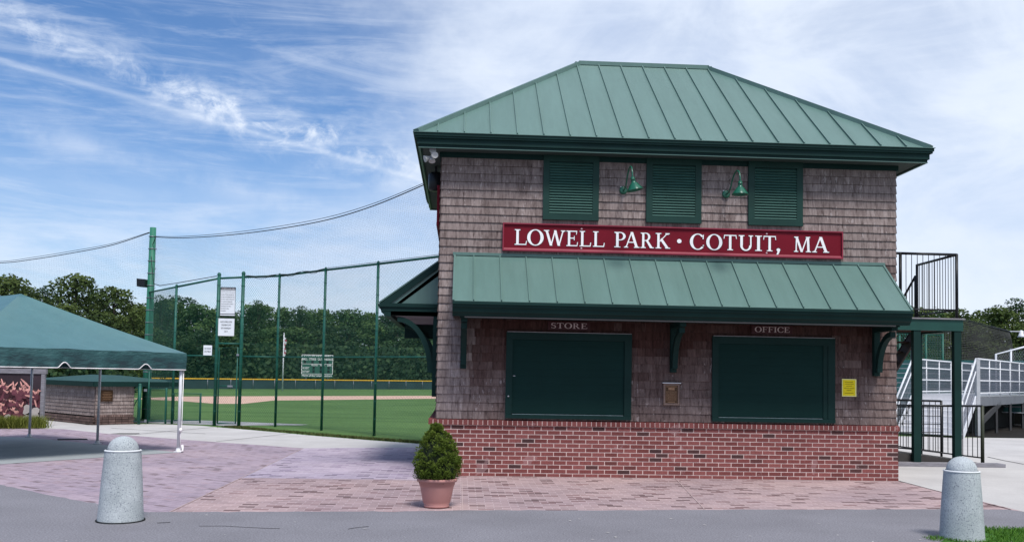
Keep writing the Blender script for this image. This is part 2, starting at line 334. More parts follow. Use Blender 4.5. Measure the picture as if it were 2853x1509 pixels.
sheet('tent_pad',[(p.x,p.y) for p in [A+a1*5.35,A,A+a2*6,A+a2*6+a1*7,A+a1*7+a2*.9]],-.003,PADC)
def ragged(p,step=.12,amp=.014,lo=None):
    o=[]; rr_=random.Random(3)
    for a,b in zip(p[:-1],p[1:]):
        n=max(1,int(math.hypot(b[0]-a[0],b[1]-a[1])/step)) if abs(a[0])<10 and abs(b[0])<10 and a[1]>-6 and b[1]>-6 else 1
        for k in range(n): f=k/n; o.append((a[0]+(b[0]-a[0])*f,a[1]+(b[1]-a[1])*f+(rr_.gauss(0,amp) if n>1 else 0)))
    return o+[p[-1]]
sheet('asphalt_lot',ragged([(-16,4.0),(-9,.2),(-5.75,-1.86),(-4.7,-2.85),(-3.79,-3.61),(-3.07,-4.18),(-2.33,-4.12),(-.36,-3.94),(.47,-3.8),(2.3,-3.66),(4.44,-3.44),(6.45,-3.27),(7.32,-3.23),(7.5,-3.6),(9.5,-5),(30,-9),(60,-40),(-60,-40),(-60,4)]),0,ASPH)
# cracks, stains and scattered bits lying on the asphalt
mb=MB()
def crack(pts,w,z=.004):
    for p,q in zip(pts[:-1],pts[1:]): mb.bar((p[0],p[1],z),(q[0],q[1],z),w,.002)
crack([(-2.25,-5.12),(-2.0,-5.1),(-1.8,-5.16),(-1.55,-5.22),(-1.42,-5.22)],.007); crack([(-.74,-5.22),(-.66,-5.12),(-.55,-5.04)],.007); crack([(-2.72,-4.95),(-2.6,-4.9)],.012)
kind(mb.build('asphalt_cracks',DARK))
mb=MB()
for i in range(46):
    x=rnd.uniform(-5,7);y=rnd.uniform(-6.4,-4.3);r_=rnd.uniform(.006,.022);a=rnd.uniform(0,3)
    mb.face([(x+r_*math.cos(a+k*1.57)*(1.5 if k%2 else .6),y+r_*math.sin(a+k*1.57)*(1.2 if k%2 else .7),.006+rnd.uniform(0,.004)) for k in range(4)],rnd.random())
kind(mb.build('leaf_litter',pm('pale_dry_leaf',(.42,.4,.38),.3,9,.9)),'stuff','tiny pale dry leaves scattered on the asphalt')
mb=MB(); 
crack([(7.46,.05),(7.43,-.75),(7.4,-1.5),(7.38,-3.2)],.02,-.006); crack([(11.85,5.1),(11.7,4.2),(11.62,3.4)],.025,-.006)
crack([(-6.4,11.6),(-7.6,7.8)],.02,-.006); crack([(-3.9,9.5),(-5.0,6.4)],.015,-.006); crack([(-8.8,10.6),(-5.9,8.9)],.02,-.006)
kind(mb.build('concrete_joints',DARK))
sheet('infield_dirt',[(-16.85,35.17),(-15.78,40.6),(-11.27,44.75),(-1.2,53.1),(9,60),(9,52),(-1.03,45.3),(-9.58,36.1),(-9.83,30.5),(-11.01,29.9),(-13.6,33.1)],-.014,DIRT)
sheet('gravel_strip',[(-8.6,15.4),(-6.93,14.9),(-4.13,13.7),(-4.3,13.3),(-5.6,12.9),(-6.3,12.4),(-6.9,12.9),(-8.3,13.2),(-9.8,13.4)],-.009,GRAV)
sheet('ground_shade',[(15.8,12.35),(30,12.7),(60,20),(60,70),(16,40),(15.0,24),(13.2,15)],-.008,SOILSHADE)  # dark sheet painting the shade on the ground beneath the bleacher walkway
mb=MB(); mb.obox((-8.12,6.42,-.002),(.27,.12,0),(-.06,.13,0),(0,0,.004))
kind(mb.build('drain_grate',DARK))
sheet('soil_patch',[(-8.05,8.42),(-7.7,8.38),(-7.4,8.6),(-7.45,8.75),(-7.9,8.66)],-.006,SOILSHADE)
# outfield mown line
# ================================================================== BUILDING
W,B,o_=7.4,4.93,.396
ze,zr=5.318,7.438; k_=(zr-ze)/(B/2+o_)
bld=thing('ticket_building','two storey shingled ticket building with green hip roof and red brick base','building',(W/2,B/2,0))
mb=MB()
# core walls (behind cladding)
mb.box(0.02,W-.02,0.02,B-.02,.86,5.22); mb.build('wall_core',DARK,bld)
def shingles(name,org,u,n,U,z0,z1,wfun,e=.1305,seed=1):
    r=random.Random(seed); mb=MB(); org=V(org);u=V(u);n=V(n)
    P=lambda x,d,z:org+u*x+n*d+V((0,0,z))
    rows=int((z1-z0)/e)+1; e=(z1-z0)/rows
    for i in range(rows):
        x=-r.uniform(0,.1); zb=z0+i*e
        while x<U:
            w=r.choice([.075,.1,.13,.15,.18,.21,.25])*r.uniform(.9,1.1); x0=max(x,0);x1=min(x+w,U)
            if U-x1<.05: x1=U
            if x1-x0>.01:
                zz=zb+r.uniform(-.0025,.002); zt=zb+e+.012; tb=.021+r.uniform(0,.003); g=.0007
                if x0==0 or x1==U: g=0
                rn=min(1,max(0,r.gauss(.5,.24))); wv=min(1,max(0,wfun((x0+x1)/2,zb)+r.gauss(0,.05)))
                a,b=x0+g,x1-g
                mb.face([P(a,tb,zz),P(b,tb,zz),P(b,.004,zt),P(a,.004,zt)],rn,wv)
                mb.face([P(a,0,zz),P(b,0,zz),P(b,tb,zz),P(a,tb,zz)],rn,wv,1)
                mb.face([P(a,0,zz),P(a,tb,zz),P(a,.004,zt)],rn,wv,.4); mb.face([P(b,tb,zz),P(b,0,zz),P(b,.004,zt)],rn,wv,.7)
            x=x1 if x1==U else x+w
            if x1==U: break
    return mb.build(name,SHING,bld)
sm=lambda a,b,x:max(0,min(1,(x-a)/(b-a)))
def wf(x,z):
    if z>3.4: return .80-.25*sm(4.6,5.0,z)*noise.noise((x*1.5,z*3,0))
    if x<.44: return 1
    sh=sm(1.1,2.2,z)                       # sheltered wood stays brown; awning shade is also put into its colour
    v=.5-.5*sh+.16*noise.noise((x*1.3,z*2.1,3))
    v=max(v,.9*(1-sm(.44,.62,x))); v=max(v,sm(7.05,7.35,x)*.55)
    return v
shingles('shingle_wall',(0,0.0,0),(1,0,0),(0,-1,0),W,.885,5.03,wf,seed=3)
shingles('shingle_wall',(0,B,0),(0,-1,0),(-1,0,0),B,.885,5.03,lambda x,z:.8,seed=4)
shingles('shingle_wall',(W,0,0),(0,1,0),(1,0,0),B,.885,5.03,lambda x,z:.75,seed=5)
shingles('shingle_wall',(W,B,0),(-1,0,0),(0,1,0),W,.885,5.03,lambda x,z:.8,seed=6)
# corner boards of shingles overlap: brick base
mb=MB(); mb.box(-.055,W+.018,-.02,B+.02,-.05,.80); base=mb.build('brick_base',MORT,bld)
mb=MB(); r=random.Random(9); ch=.0672; L=.203
for i in range(12):
    z0=-.012+i*ch; z1=z0+ch-.0135
    if i==11: z1=min(z1,.785)
    off=(L/2 if i%2 else 0)
    x=-.065-off
    while x<W+.028:
        xa,xb=max(x,-.065),min(x+L-.013,W+.028)
        rn=r.random()
        if xb-xa>.02: mb.box(xa+r.uniform(-.001,.001),xb,-.0245+r.uniform(-.0015,.001),-.015,max(z0,-.03),z1,rn)
        x+=L
    for X0,X1 in ((-.065,-.05),(W+.013,W+.028)):
        y=-.015+off*.5
        while y<B:
            mb.box(X0,X1,y,min(y+L-.0115,B),z0,z1,r.random()); y+=L
mb.build('brick_courses',BRICK,base)
mb=MB(); mb.box(-.10,W+.03,-.047,B,.796,.866); mb2=MB()
x=-.12
while x<W+.04:
    x1=min(x+.066,W+.045); h=r.uniform(-.0015,.0015)
    vs=[(x,-.052+h,.794),(x1,-.052+h,.794),(x1,-.052+h,.868),(x,-.052+h,.868)]
    mb2.prism([(x,-.052+h,.792),(x,-.052+h,.866),(x,.02,.886),(x,.02,.792)],(x1-x,0,0),.12+.8*r.random()); x+=.078
y=.03
while y<B:
    for X0,X1 in ((-.12,.0),(W-.0,W+.045)): mb2.box(X0,X1,y,y+.066,.792,.872,.12+.8*r.random())
    y+=.078
cap=mb.build('mortar_bed',MORT,base); mb2.build('rowlock_cap',BRICK,base)
# roof ---------------------------------------------------------------
def rz(d): return ze+d*k_                 # height at distance d in from the eave line
xl,xr,yf,yb=-o_,W+o_,-o_,B+o_; h=B/2+o_
rl,rr=V((xl+h,B/2,zr)),V((xr-h,B/2,zr))
mb=MB(); c=[V((xl,yf,ze)),V((xr,yf,ze)),V((xr,yb,ze)),V((xl,yb,ze))]
mb.face([c[0],c[1],rr,rl]);mb.face([c[1],c[2],rr]);mb.face([c[2],c[3],rl,rr]);mb.face([c[3],c[0],rl])
roof=mb.build('roof',ROOF,bld)
mb=MB()
nf=V((0,-k_,1)).normalized()
x=xl+.33
while x<xr-.05:
    d=min(x-xl,xr-x,h)-.03
    for sgn,y0 in ((1,yf),(-1,yb)):
        mb.bar((x,y0+sgn*.0,rz(0)+.016),(x,y0+sgn*d,rz(d)+.016),.016,.032)
    x+=.4145
y=yf+.3
while y<yb-.05:
    d=min(y-yf,yb-y,h)-.03
    for sgn,x0 in ((1,xl),(-1,xr)): mb.bar((x0,y,rz(0)+.016),(x0+sgn*d,y,rz(d)+.016),.016,.032)
    y+=.4145
mb.build('standing_seam',ROOF,roof)
mb=MB()
for p,q in ((c[0],rl),(c[3],rl),(c[1],rr),(c[2],rr),(rl,rr)):
    up=V((0,0,.008)); mb.bar(p+up,q+up,.12,.075)
mb.build('ridge_cap',ROOF,roof)
# fascia + gutter, soffit, frieze
def ringbox(mb,x0,x1,y0,y1,z0,z1,t):
    mb.box(x0,x1,y0,y0+t,z0,z1);mb.box(x0,x1,y1-t,y1,z0,z1);mb.box(x0,x0+t,y0+t,y1-t,z0,z1);mb.box(x1-t,x1,y0+t,y1-t,z0,z1)
mb=MB(); ringbox(mb,xl-.035,xr+.035,yf-.035,yb+.035,ze-.058,ze-.012,.09)
ringbox(mb,xl-.02,xr+.02,yf-.02,yb+.02,ze-.09,ze-.0585,.08)
ringbox(mb,xl+.015,xr-.015,yf+.015,yb-.015,ze-.18,ze-.0905,.06); ringbox(mb,xl+.04,xr-.04,yf+.04,yb-.04,ze-.225,ze-.1805,.05)
mb.build('fascia',TRIM,bld)
mb=MB(); ringbox(mb,xl-.05,xr+.05,yf-.05,yb+.05,ze-.0115,ze-.003,.08); ringbox(mb,xl+.034,xr-.034,yf+.034,yb-.034,ze-.234,ze-.2255,.03); mb.build('drip_edge',ROOF,bld)
mb=MB(); ringbox(mb,xl+.09,xr-.09,yf+.09,yb-.09,ze-.215,ze-.205,o_-.08); mb.build('soffit',SOFF,bld)
mb=MB(); ringbox(mb,-.035,W+.035,-.035,B+.035,5.02,5.10,.05); mb.build('frieze_board',TRIM,bld)
# awning on the front --------------------------------------------------
LX0,LX1,LD,LZ0,LZ1=.238,7.19,.99,2.663,3.47
def slope_roof(P,Lx0,Lx1,name='awning_roof'):
    """P(a,d,z): a along the wall, d out from the wall"""
    mb=MB(); mb.face([P(Lx0,LD,LZ0),P(Lx1,LD,LZ0),P(Lx1,0,LZ1),P(Lx0,0,LZ1)])
    for a in (Lx0,Lx1): mb.face([P(a,LD-.02,LZ0-.03),P(a,0,LZ1-.03),P(a,0,LZ0-.2),P(a,LD-.15,LZ0-.2)])
    mb.face([P(Lx0,LD,LZ0-.002),P(Lx1,LD,LZ0-.002),P(Lx1,LD-.02,LZ0-.03),P(Lx0,LD-.02,LZ0-.03)])
    rf=mb.build(name,ROOF,bld)
    mb=MB(); a=Lx0+.30; kk=(LZ1-LZ0)/LD
    while a<Lx1-.03: mb.bar(P(a,LD,LZ0+.014),P(a,.0,LZ1+.014),.016,.03); a+=.4145
    for a in (Lx0,Lx1): mb.bar(P(a,LD,LZ0+.008),P(a,.0,LZ1+.008),.03,.022)
    mb.build('standing_seam',ROOF,rf)
    mb=MB(); c_=[(.0,LZ1-.01),(.035,LZ1-.01),(.035,LZ1+.035),(.0,LZ1+.045)]
    q=[P(Lx0-.03,d,z) for d,z in c_]; mb.prism(q,P(Lx1+.02,0,0)-P(Lx0-.03,0,0)); mb.build('flashing',ROOF,rf)
    mb=MB(); e=P(Lx1+.012,0,0)-P(Lx0-.012,0,0)
    prof=[(LD+.02,LZ0-.008),(LD+.02,LZ0-.045),(LD-.0,LZ0-.05),(LD-.005,LZ0-.085),(LD-.03,LZ0-.10),(LD-.045,LZ0-.155),(LD-.085,LZ0-.185),(LD-.1,LZ0-.215),(LD-.2,LZ0-.215),(LD-.2,LZ0-.07)]
    mb.prism([P(Lx0-.012,d,z) for d,z in prof],e); mb.build('fascia',TRIM,rf)
    return rf
PF=lambda a,d,z:V((a,-d,z))
slope_roof(PF,LX0,LX1)
mb=MB(); mb.box(LX0+.1,LX1-.1,-.80,-.02,2.470,2.478); mb.build('soffit',SOFF,bld)
mb=MB(); mb.box(LX0+.17,LX1-.17,-.815,-.795,2.430,2.452); mb.build('soffit_trim',pm('grey_trim',(.23,.23,.24),.1,5,.6),bld)
mb=MB(); mb.box(LX0+.1,LX1-.1,-.794,-.72,2.425,2.469); mb.build('beam',TRIM,bld)
def bracket(P,a,w=.095,zl=1.67,reach=.66,top=2.445):
    mb=MB(); ax=P(1,0,0)-P(0,0,0); e=ax*w
    Q=lambda d,z:P(a-w/2,d,z)
    mb.prism([Q(.025,zl),Q(.105,zl),Q(.105,top),Q(.025,top)],e)
    mb.prism([Q(.1055,top-.075),Q(reach+.06,top-.075),Q(reach+.06,top),Q(.1055,top)],e)
    rx,rz_=reach-.12,top-.085-zl-.06; n=14; wd=.085
    o1=[];i1=[]
    for k in range(n+1):
        t=PI/2*k/n; o1.append((reach-math.cos(t)*rx,zl+.06+math.sin(t)*rz_)); i1.append((reach-math.cos(t)*(rx-wd),zl+.06+math.sin(t)*(rz_-wd)))
    for k in range(n): 
        ins=.006; mb.prism([P(a-w/2+ins,*o1[k]),P(a-w/2+ins,*o1[k+1]),P(a-w/2+ins,*i1[k+1]),P(a-w/2+ins,*i1[k])],ax*(w-2*ins))
    return mb.build('roof_bracket',TRIM,bld)
for a in (.405,3.74,7.045): bracket(PF,a)
# side porch roof along the left wall (sheds to the left, gable end faces front)
PL=lambda a,d,z:V((-d-.01,a,z))
y0,y1=.8,4.9
LDs,LZ0s,LZ1s=LD,LZ0,LZ1; LD,LZ0,LZ1=1.0,2.735,3.47
slope_roof(PL,y0,y1,'porch_roof')
mb=MB()
mb.prism([(-.02,y0+.02,LZ0),(-.02,y0+.02,LZ1-.03),(-LD+.03,y0+.02,LZ0)],(0,.05,0))             # pediment panel
mb.prism([(-.02,y0-.03,LZ1-.02),(-.02,y0-.03,LZ1-.13),(-LD+.18,y0-.03,LZ0),(-LD+.02,y0-.03,LZ0)],(0,.049,0))  # rake board
mb.prism([(-.02,y0-.0,LZ1-.17),(-.02,y0-.0,LZ1-.25),(-LD+.36,y0-.0,LZ0),(-LD+.28,y0-.0,LZ0)],(0,.019,0))
mb.box(-LD+.0,-.02,y0-.045,y0+.06,LZ0-.06,LZ0+.0); mb.box(-LD+.05,-.02,y0-.02,y0+.06,LZ0-.13,LZ0-.0605); mb.box(-LD+.15,-.02,y0,y0+.08,LZ0-.20,LZ0-.1305)
mb.build('porch_gable',TRIM,bld)
mb=MB(); mb.box(-LD+.1,-.02,y0+.1,y1-.05,LZ0-.15,LZ0-.14); mb.build('porch_ceiling',pm('plank_ceiling',(.2,.17,.18),.15,4,.8),bld)
mb=MB(); mb.box(-LD+.2,-.02,4.6,4.75,2.3,LZ0-.1501); mb.build('porch_beam',TRIM,bld)
for q in ((y0+.02,y0+.11,LZ0-.2001),(4.5,4.59,2.5)): mb=MB(); mb.box(-.1,-.012,q[0],q[1],1.2,q[2]); mb.build('wall_post',TRIM,bld)
for yy in (y0+.065,2.9,4.55):
    mb=MB(); n=16; rx,rz_,wd=.60,.92,.085; cxp,czp=-.70,1.60; 
    pts=[(cxp+math.sin(t)*rx,czp+math.cos(t)*rz_,cxp+math.sin(t)*(rx-wd),czp+math.cos(t)*(rz_-wd)) for t in [PI/2*k/n for k in range(n+1)]]
    for a,b in zip(pts[:-1],pts[1:]): mb.prism([(a[0],yy-.04,a[1]),(b[0],yy-.04,b[1]),(b[2],yy-.04,b[3]),(a[2],yy-.04,a[3])],(0,.08,0))
    mb.box(-.105,-.1,yy-.04,yy+.04,1.2,2.5); mb.build('roof_bracket',TRIM,bld)
LD,LZ0,LZ1=LDs,LZ0s,LZ1s
# louvred shutters on the upper floor
def shutter(x0,x1,z0,z1):
    mb=MB(); f=.1; y0=-.06
    mb.box(x0,x0+f,y0,-.015,z0+.1,z1);mb.box(x1-f,x1,y0,-.015,z0+.1,z1);mb.box(x0,x1,y0-.012,-.015,z0,z0+.045);mb.box(x0,x1,y0-.002,-.015,z0+.0455,z0+.0995);mb.box(x0+f,x1-f,y0,-.015,z1-.1,z1)
    mb.box(x0+f,x1-f,-.024,-.019,z0+.1,z1-.1)
    s=mb.build('louvered_shutter',TRIM2,bld)
    mb=MB(); z=z0+.115
    while z<z1-.12:
        mb.prism([(x0+f+.002,-.054,z-.012),(x0+f+.002,-.059,z-.005),(x0+f+.002,-.033,z+.023),(x0+f+.002,-.028,z+.016)],(x1-x0-2*f-.004,0,0)); z+=.0435
    mb.build('louvers',LOUV,s)
for a in (1.622,3.283,4.945): shutter(a,a+.895,4.062,5.10)
# counter shutters
for a,wr in ((1.079,.10),(4.376,.19)):
    b=a+1.999; z0,z1=.905,2.265
    mb=MB(); mb.box(a,a+.10,-.06,-.02,z0+.06,z1-.12);mb.box(b-.115,b,-.06,-.02,z0+.06,z1-.12);mb.box(a,b,-.063,-.02,z1-.1195,z1);mb.box(a,b,-.075,-.02,z0,z0+.0595)
    if wr>.15: mb.box(b-.19,b-.1155,-.048,-.02,z0+.06,z1-.12)
    s=mb.build('counter_opening',TRIM,bld)
    mb=MB(); z=z0+.075
    xa,xb=a+.101,b-(.191 if wr>.15 else .116)
    while z<z1-.125:
        zt=min(z+.118,z1-.121); mb.prism([(xa,-.0335,z),(xa,-.035,z+.004),(xa,-.035,zt-.004),(xa,-.0335,zt)],(xb-xa,0,0)); mb.box(xa,xb,-.0334,-.022,z,zt); z=zt+.0002
    p=mb.build('roller_shutter',ROLL,s)
    mb=MB(); mb.box(xa+.01,xb-.01,-.05,-.030,z0+.062,z0+.07); mb.build('bottom_bar',pm('worn_aluminium_strip',(.2,.26,.27),.2,8,.4),p)
    mb=MB(); mb.box(a+.012,b-.012,-.07,-.0635,z1-.004,z1+.006); mb.build('head_flashing',pm('lead_flashing',(.25,.24,.25),.2,9,.5),s)
    if a<2:
        mb=MB(); mb.lathe((a+.045,-.06,1.25),[(0,.012),(.012,.012),(.014,0)],12,(0,-1,0)); mb.build('lock_button',ALU,s); mb=MB(); mb.box(a+.115,a+.15,-.045,-.0385,1.565,1.575);mb.build('latch',ALU,s)
# ================================================================== THINGS ON THE BUILDING
sg=thing('name_sign','long red board reading LOWELL PARK COTUIT, MA above the front awning','sign',(3.74,-.03,3.77))
gx0,gx1,gz0,gz1=.988,6.492,3.545,3.99
mb=MB(); mb.box(gx0+.02,gx1-.02,-.06,-.022,gz0+.02,gz1-.02); mb.build('board',RED,sg)
mb=MB()
def fr(p,q,horizontal,zz):
    pass
for (xa,xb,za,zb) in ((gx0,gx1,gz0,gz0+.022),(gx0,gx1,gz1-.02,gz1)):
    mb.box(xa,xb,-.088,-.022,za,zb)
mb.box(gx0,gx0+.02,-.088,-.022,gz0+.0225,gz1-.0205);mb.box(gx1-.02,gx1,-.088,-.022,gz0+.0225,gz1-.0205)
mb.prism([(gx0+.02,-.0605,gz0+.022),(gx0+.02,-.0605,gz0+.05),(gx0+.02,-.082,gz0+.022)],(gx1-gx0-.04,0,0))
mb.build('frame',REDF,sg)
LT=[('L',1.18,1.374),('O',1.378,1.640),('W',1.642,1.985),('E',2.005,2.188),('L',2.215,2.400),('L',2.430,2.617),('P',2.772,2.953),('A',2.928,3.178),('R',3.196,3.412),('K',3.438,3.676),('.',3.784,3.856),('C',3.992,4.222),('O',4.258,4.518),('T',4.541,4.754),('U',4.786,5.02),('I',5.055,5.165),('T',5.187,5.397),(',',5.405,5.465),('M',5.692,5.972),('A',5.992,6.268)]
OUTL=pm('dark_red_outline',(.02,.002,.004),.1,5,.6)
for w0,w1 in ((0,6),(6,10),(11,18),(18,20)):
    mb=MB()
    for ch_,a,b in LT[w0:w1]: put(mb,ch_,a,b,3.645,.245,-.0612,grow=.008)
    mb.build('letter_outline',OUTL,sg)
for w0,w1 in ((0,6),(6,10),(10,11),(11,18),(18,20)):
    mb=MB()
    for ch_,a,b in LT[w0:w1]:
        if ch_=='.':
            for i,pp in enumerate(glyph('.')[0]): mb.face([(a+p[0]/.28*(b-a),-.066-i*.0001,3.735+p[1]/.28*.068) for p in pp])
        else: put(mb,ch_,a,b,3.645,.245,-.066,grow=.0008)
    mb.build('lettering',WHITEL,sg)
BOLT=pm('pale_bolt',(.55,.35,.38),.1,9,.4)
for xx in (2.245,5.245):
    for zz in (3.922,3.612): mb=MB(); mb.lathe((xx,-.06,zz),[(0,.012),(.011,.010),(.016,0)],12,(0,-1,0)); mb.build('bolt',BOLT,sg)
def smallsign(name,word,x0,x1,z0,z1,tx0,tx1,label):
    t=thing(name,label,'sign',((x0+x1)/2,-.04,z0))
    mb=MB(); mb.box(x0,x1,-.045,-.024,z0,z1); mb.build('board',MAROON,t)
    mb=MB(); ws=[glyph(c)[1] for c in word]; tot=sum(ws)+.1*(len(word)-1); sc=(tx1-tx0)/tot; x=tx0
    for c_,w in zip(word,ws): put(mb,c_,x,x+w*sc,z0+.03,.085,-.049); x+=(w+.1)*sc
    mb.build('lettering',CREAM,t)
smallsign('store_sign','STORE',1.735,2.408,2.305,2.446,1.785,2.360,'small maroon board reading STORE above the left counter opening')
smallsign('office_sign','OFFICE',5.010,5.676,2.312,2.452,5.062,5.632,'small maroon board reading OFFICE above the right counter opening')
# gooseneck lamps
def lamp(x,z,dx,tilt,label):
    t=thing('gooseneck_lamp',label,'lamp',(x,-.02,z),'gooseneck lamps over the name sign')
    mb=MB(); mb.lathe((x,-.02,z),[(0,.035),(.045,.035),(.062,.028),(.065,0)],20,(0,-1,0)); mb.build('wall_plate',LAMPG,t)
    mb=MB(); pts=[]
    ex=x+dx*.35
    for q in [(0,.03,0),(.02,.14,.0),(.1,.24,.05),(.25,.33,.16),(.45,.42,.24),(.68,.52,.27),(.88,.62,.235),(.98,.67,.15),(1,.68,.07)]:
        pts.append((x+dx*q[0],-.02-q[1]*1.0,z+q[2]))
    # smooth
    P2=[]
    for i in range(len(pts)-1):
        p0=V(pts[max(i-1,0)]);p1=V(pts[i]);p2=V(pts[i+1]);p3=V(pts[min(i+2,len(pts)-1)])
        for s_ in (0,.33,.66): P2.append(.5*((2*p1)+(-p0+p2)*s_+(2*p0-5*p1+4*p2-p3)*s_*s_+(-p0+3*p1-3*p2+p3)*s_**3))
    P2.append(V(pts[-1])); mb.tube(P2,.0125,8); mb.build('arm',LAMPG,t)
    ax=V((math.sin(tilt),0,-math.cos(tilt))); c0=V(pts[-1])+V((0,0,.01))
    mb=MB(); mb.lathe(c0,[(.012,0),(.028,.004),(.03,.03),(.034,.032),(.034,.05),(.03,.052),(.036,.09),(.06,.11),(.125,.205),(.13,.215),(.122,.21),(.05,.11),(.0,.09)],28,ax); mb.build('lamp_shade',LAMPG,t)
    mb=MB(); mb.box(x-.05,x-.012,-.03,-.021,z+.045,z+.062); mb.build('bracket_plate',WHITEP,t)
    return t
lamp(2.915,4.57,0.02,.22,'green gooseneck lamp with tilted shade, between left and middle louvered shutters')
lamp(4.585,4.555,0.03,0,'green gooseneck lamp with upright shade, between middle and right louvered shutters')
# floodlight cluster
t=thing('security_floodlight','cluster of three pale floodlights under the left roof corner','floodlight',(-.15,-.2,5.1))
mb=MB(); mb.box(-.19,-.09,-.24,-.16,5.06,5.105); mb.lathe((-.14,-.2,5.06),[(.035,0),(.035,-.03),(0,-.03)],14); mb.build('base',ALU,t)
for c,d in (((-.11,-.25,4.99),(.1,-.9,-.1)),((-.22,-.22,4.95),(-.85,-.3,-.35)),((-.15,-.2,4.945),(.0,-.35,-.8))):
    mb=MB(); d=V(d).normalized(); mb.lathe(V(c)-d*.06,[(0,0),(.02,.0),(.026,.03),(.05,.09),(.054,.11),(.045,.108),(0,.1)],18,d); mb.tube([V(c)-d*.05,(-.14,-.2,5.05)],.01,6); mb.build('lamp_head',pm('pale_lamp_housing',(.45,.44,.43),.1,8,.5),t)
t=thing('loudspeaker','black rounded loudspeaker under the left eave','speaker',(-.12,1.05,4.7))
mb=MB(); mb.lathe((-.12,1.05,4.68),[(0,0),(.10,0),(.125,.03),(.13,.15),(.125,.28),(.1,.31),(0,.31)],24); mb.build('housing',BLACK,t)
mb=MB(); mb.box(-.14,-.1,1.03,1.07,4.9,5.1); mb.build('mount',BLACK,t)
t=thing('side_sign','dark red board on the left side wall below the eave','sign',(-.05,2,4.2))
mb=MB(); mb.box(-.07,-.03,.25,3.4,3.98,4.62); mb.build('board',RED,t)
mb=MB(); mb.box(-.074,-.0701,.25,3.4,3.98,4.02); mb.box(-.074,-.0701,.25,3.4,4.58,4.62); mb.build('frame',REDF,t)
# plaque box
t=thing('bronze_plaque','bronze plaque in a small wooden frame between the counter openings','plaque',(3.72,-.05,1.15))
x0,x1,z0,z1=3.592,3.846,1.152,1.490
mb=MB(); mb.box(x0,x0+.028,-.062,-.024,z0+.03,z1);mb.box(x1-.022,x1,-.062,-.024,z0+.03,z1);mb.box(x0,x1,-.0625,-.024,z0,z0+.0295);mb.box(x0+.028,x1-.022,-.062,-.024,z1-.025,z1);mb.build('frame',WOODF,t)
mb=MB(); mb.box(3.572,3.866,-.085,-.022,1.495,1.508); mb.build('cap',WHITEP,t)
mb=MB(); mb.box(x0+.029,x1-.023,-.042,-.024,z0+.030,z1-.026); pl=mb.build('plate',BRONZE,t)
mb=MB(); xa,xb=x0+.035,x1-.03
for z in (z1-.045,): mb.box(xa+.005,xb-.005,-.046,-.0425,z-.006,z+.003)
mb.box(xa+.045,xb-.045,-.046,-.0425,z1-.10,z1-.062)
for i in range(11):
    z=z1-.125-i*.0145; x=xa+.012
    while x<xb-.015:
        w=rnd.uniform(.01,.03); mb.box(x,min(x+w,xb-.012),-.0445,-.0425,z,z+.006); x+=w+.006
mb.box(xa+.035,xb-.035,-.046,-.0425,z0+.045,z0+.055)
for a_,b_,c_,d_ in ((xa,xb,z0+.036,z0+.039),(xa,xb,z1-.034,z1-.031),(xa,xa+.003,z0+.0395,z1-.0345),(xb-.003,xb,z0+.0395,z1-.0345)): mb.box(a_,b_,-.046,-.0425,c_,d_)
mb.build('raised_lettering',BRONZEL,pl)
t=thing('paper_notice','bright yellow paper notice in a clear sleeve, right of the office opening','notice',(6.615,-.03,1.34))
mb=MB(); mb.box(6.498,6.735,-.0285,-.024,1.336,1.617); mb.build('sleeve',PLA,t)
mb=MB(); mb.box(6.512,6.715,-.0305,-.029,1.350,1.603); pg=mb.build('paper',YELP,t); FINK=pm('faded_ink',(.2,.13,.01),.1,9,.8)
mb=MB(); 
for z,ww in ((1.563,.13),(1.533,.125),(1.500,.085),(1.462,.16),(1.430,.08),(1.385,.14)):
    x=6.6135-ww/2
    while x<6.6135+ww/2: w=rnd.uniform(.006,.02); mb.box(x,x+w,-.0318,-.0308,z,z+.009); x+=w+.004
    mb.build('writing',FINK,pg); mb=MB()
# ================================================================== DECK AND STAIR (right side)
dk=thing('exterior_deck','raised dark green deck with stair and railings on the right side wall','deck',(9,3,0))
DX0,DX1,DY0,DY1=W+.03,10.06,2.8,4.5
mb=MB(); mb.box(DX0,DX1,DY0,DY0+.06,2.585,2.80);mb.box(DX1-.06,DX1,DY0+.0605,DY1,2.585,2.80);mb.box(DX0,DX1-.0605,DY1-.06,DY1,2.6,2.80); mb.build('beam',pm('dark_green_beam',(.010,.055,.045),.15,2,.5),dk)
mb=MB(); mb.box(DX0,DX1+.03,DY0-.03,DY1+.03,2.803,2.828); mb.build('deck_boards',WOODG,dk)
mb=MB(); 
for i in range(5): mb.box(DX0,DX1-.07,DY0+.3+i*.28,DY0+.34+i*.28,2.62,2.80)
mb.build('joists',pm('brown_joists',(.09,.045,.035),.2,5,.8),dk)
for (x,y) in ((9.155,2.87),(9.96,2.87),(9.155,DY1-.08),(9.96,DY1-.08)):
    mb=MB(); mb.box(x-.07,x+.07,y-.055,y+.055,-.01,2.584); mb.box(x-.085,x+.085,y-.07,y+.07,-.01,.05);mb.build('post',TRIM,dk)
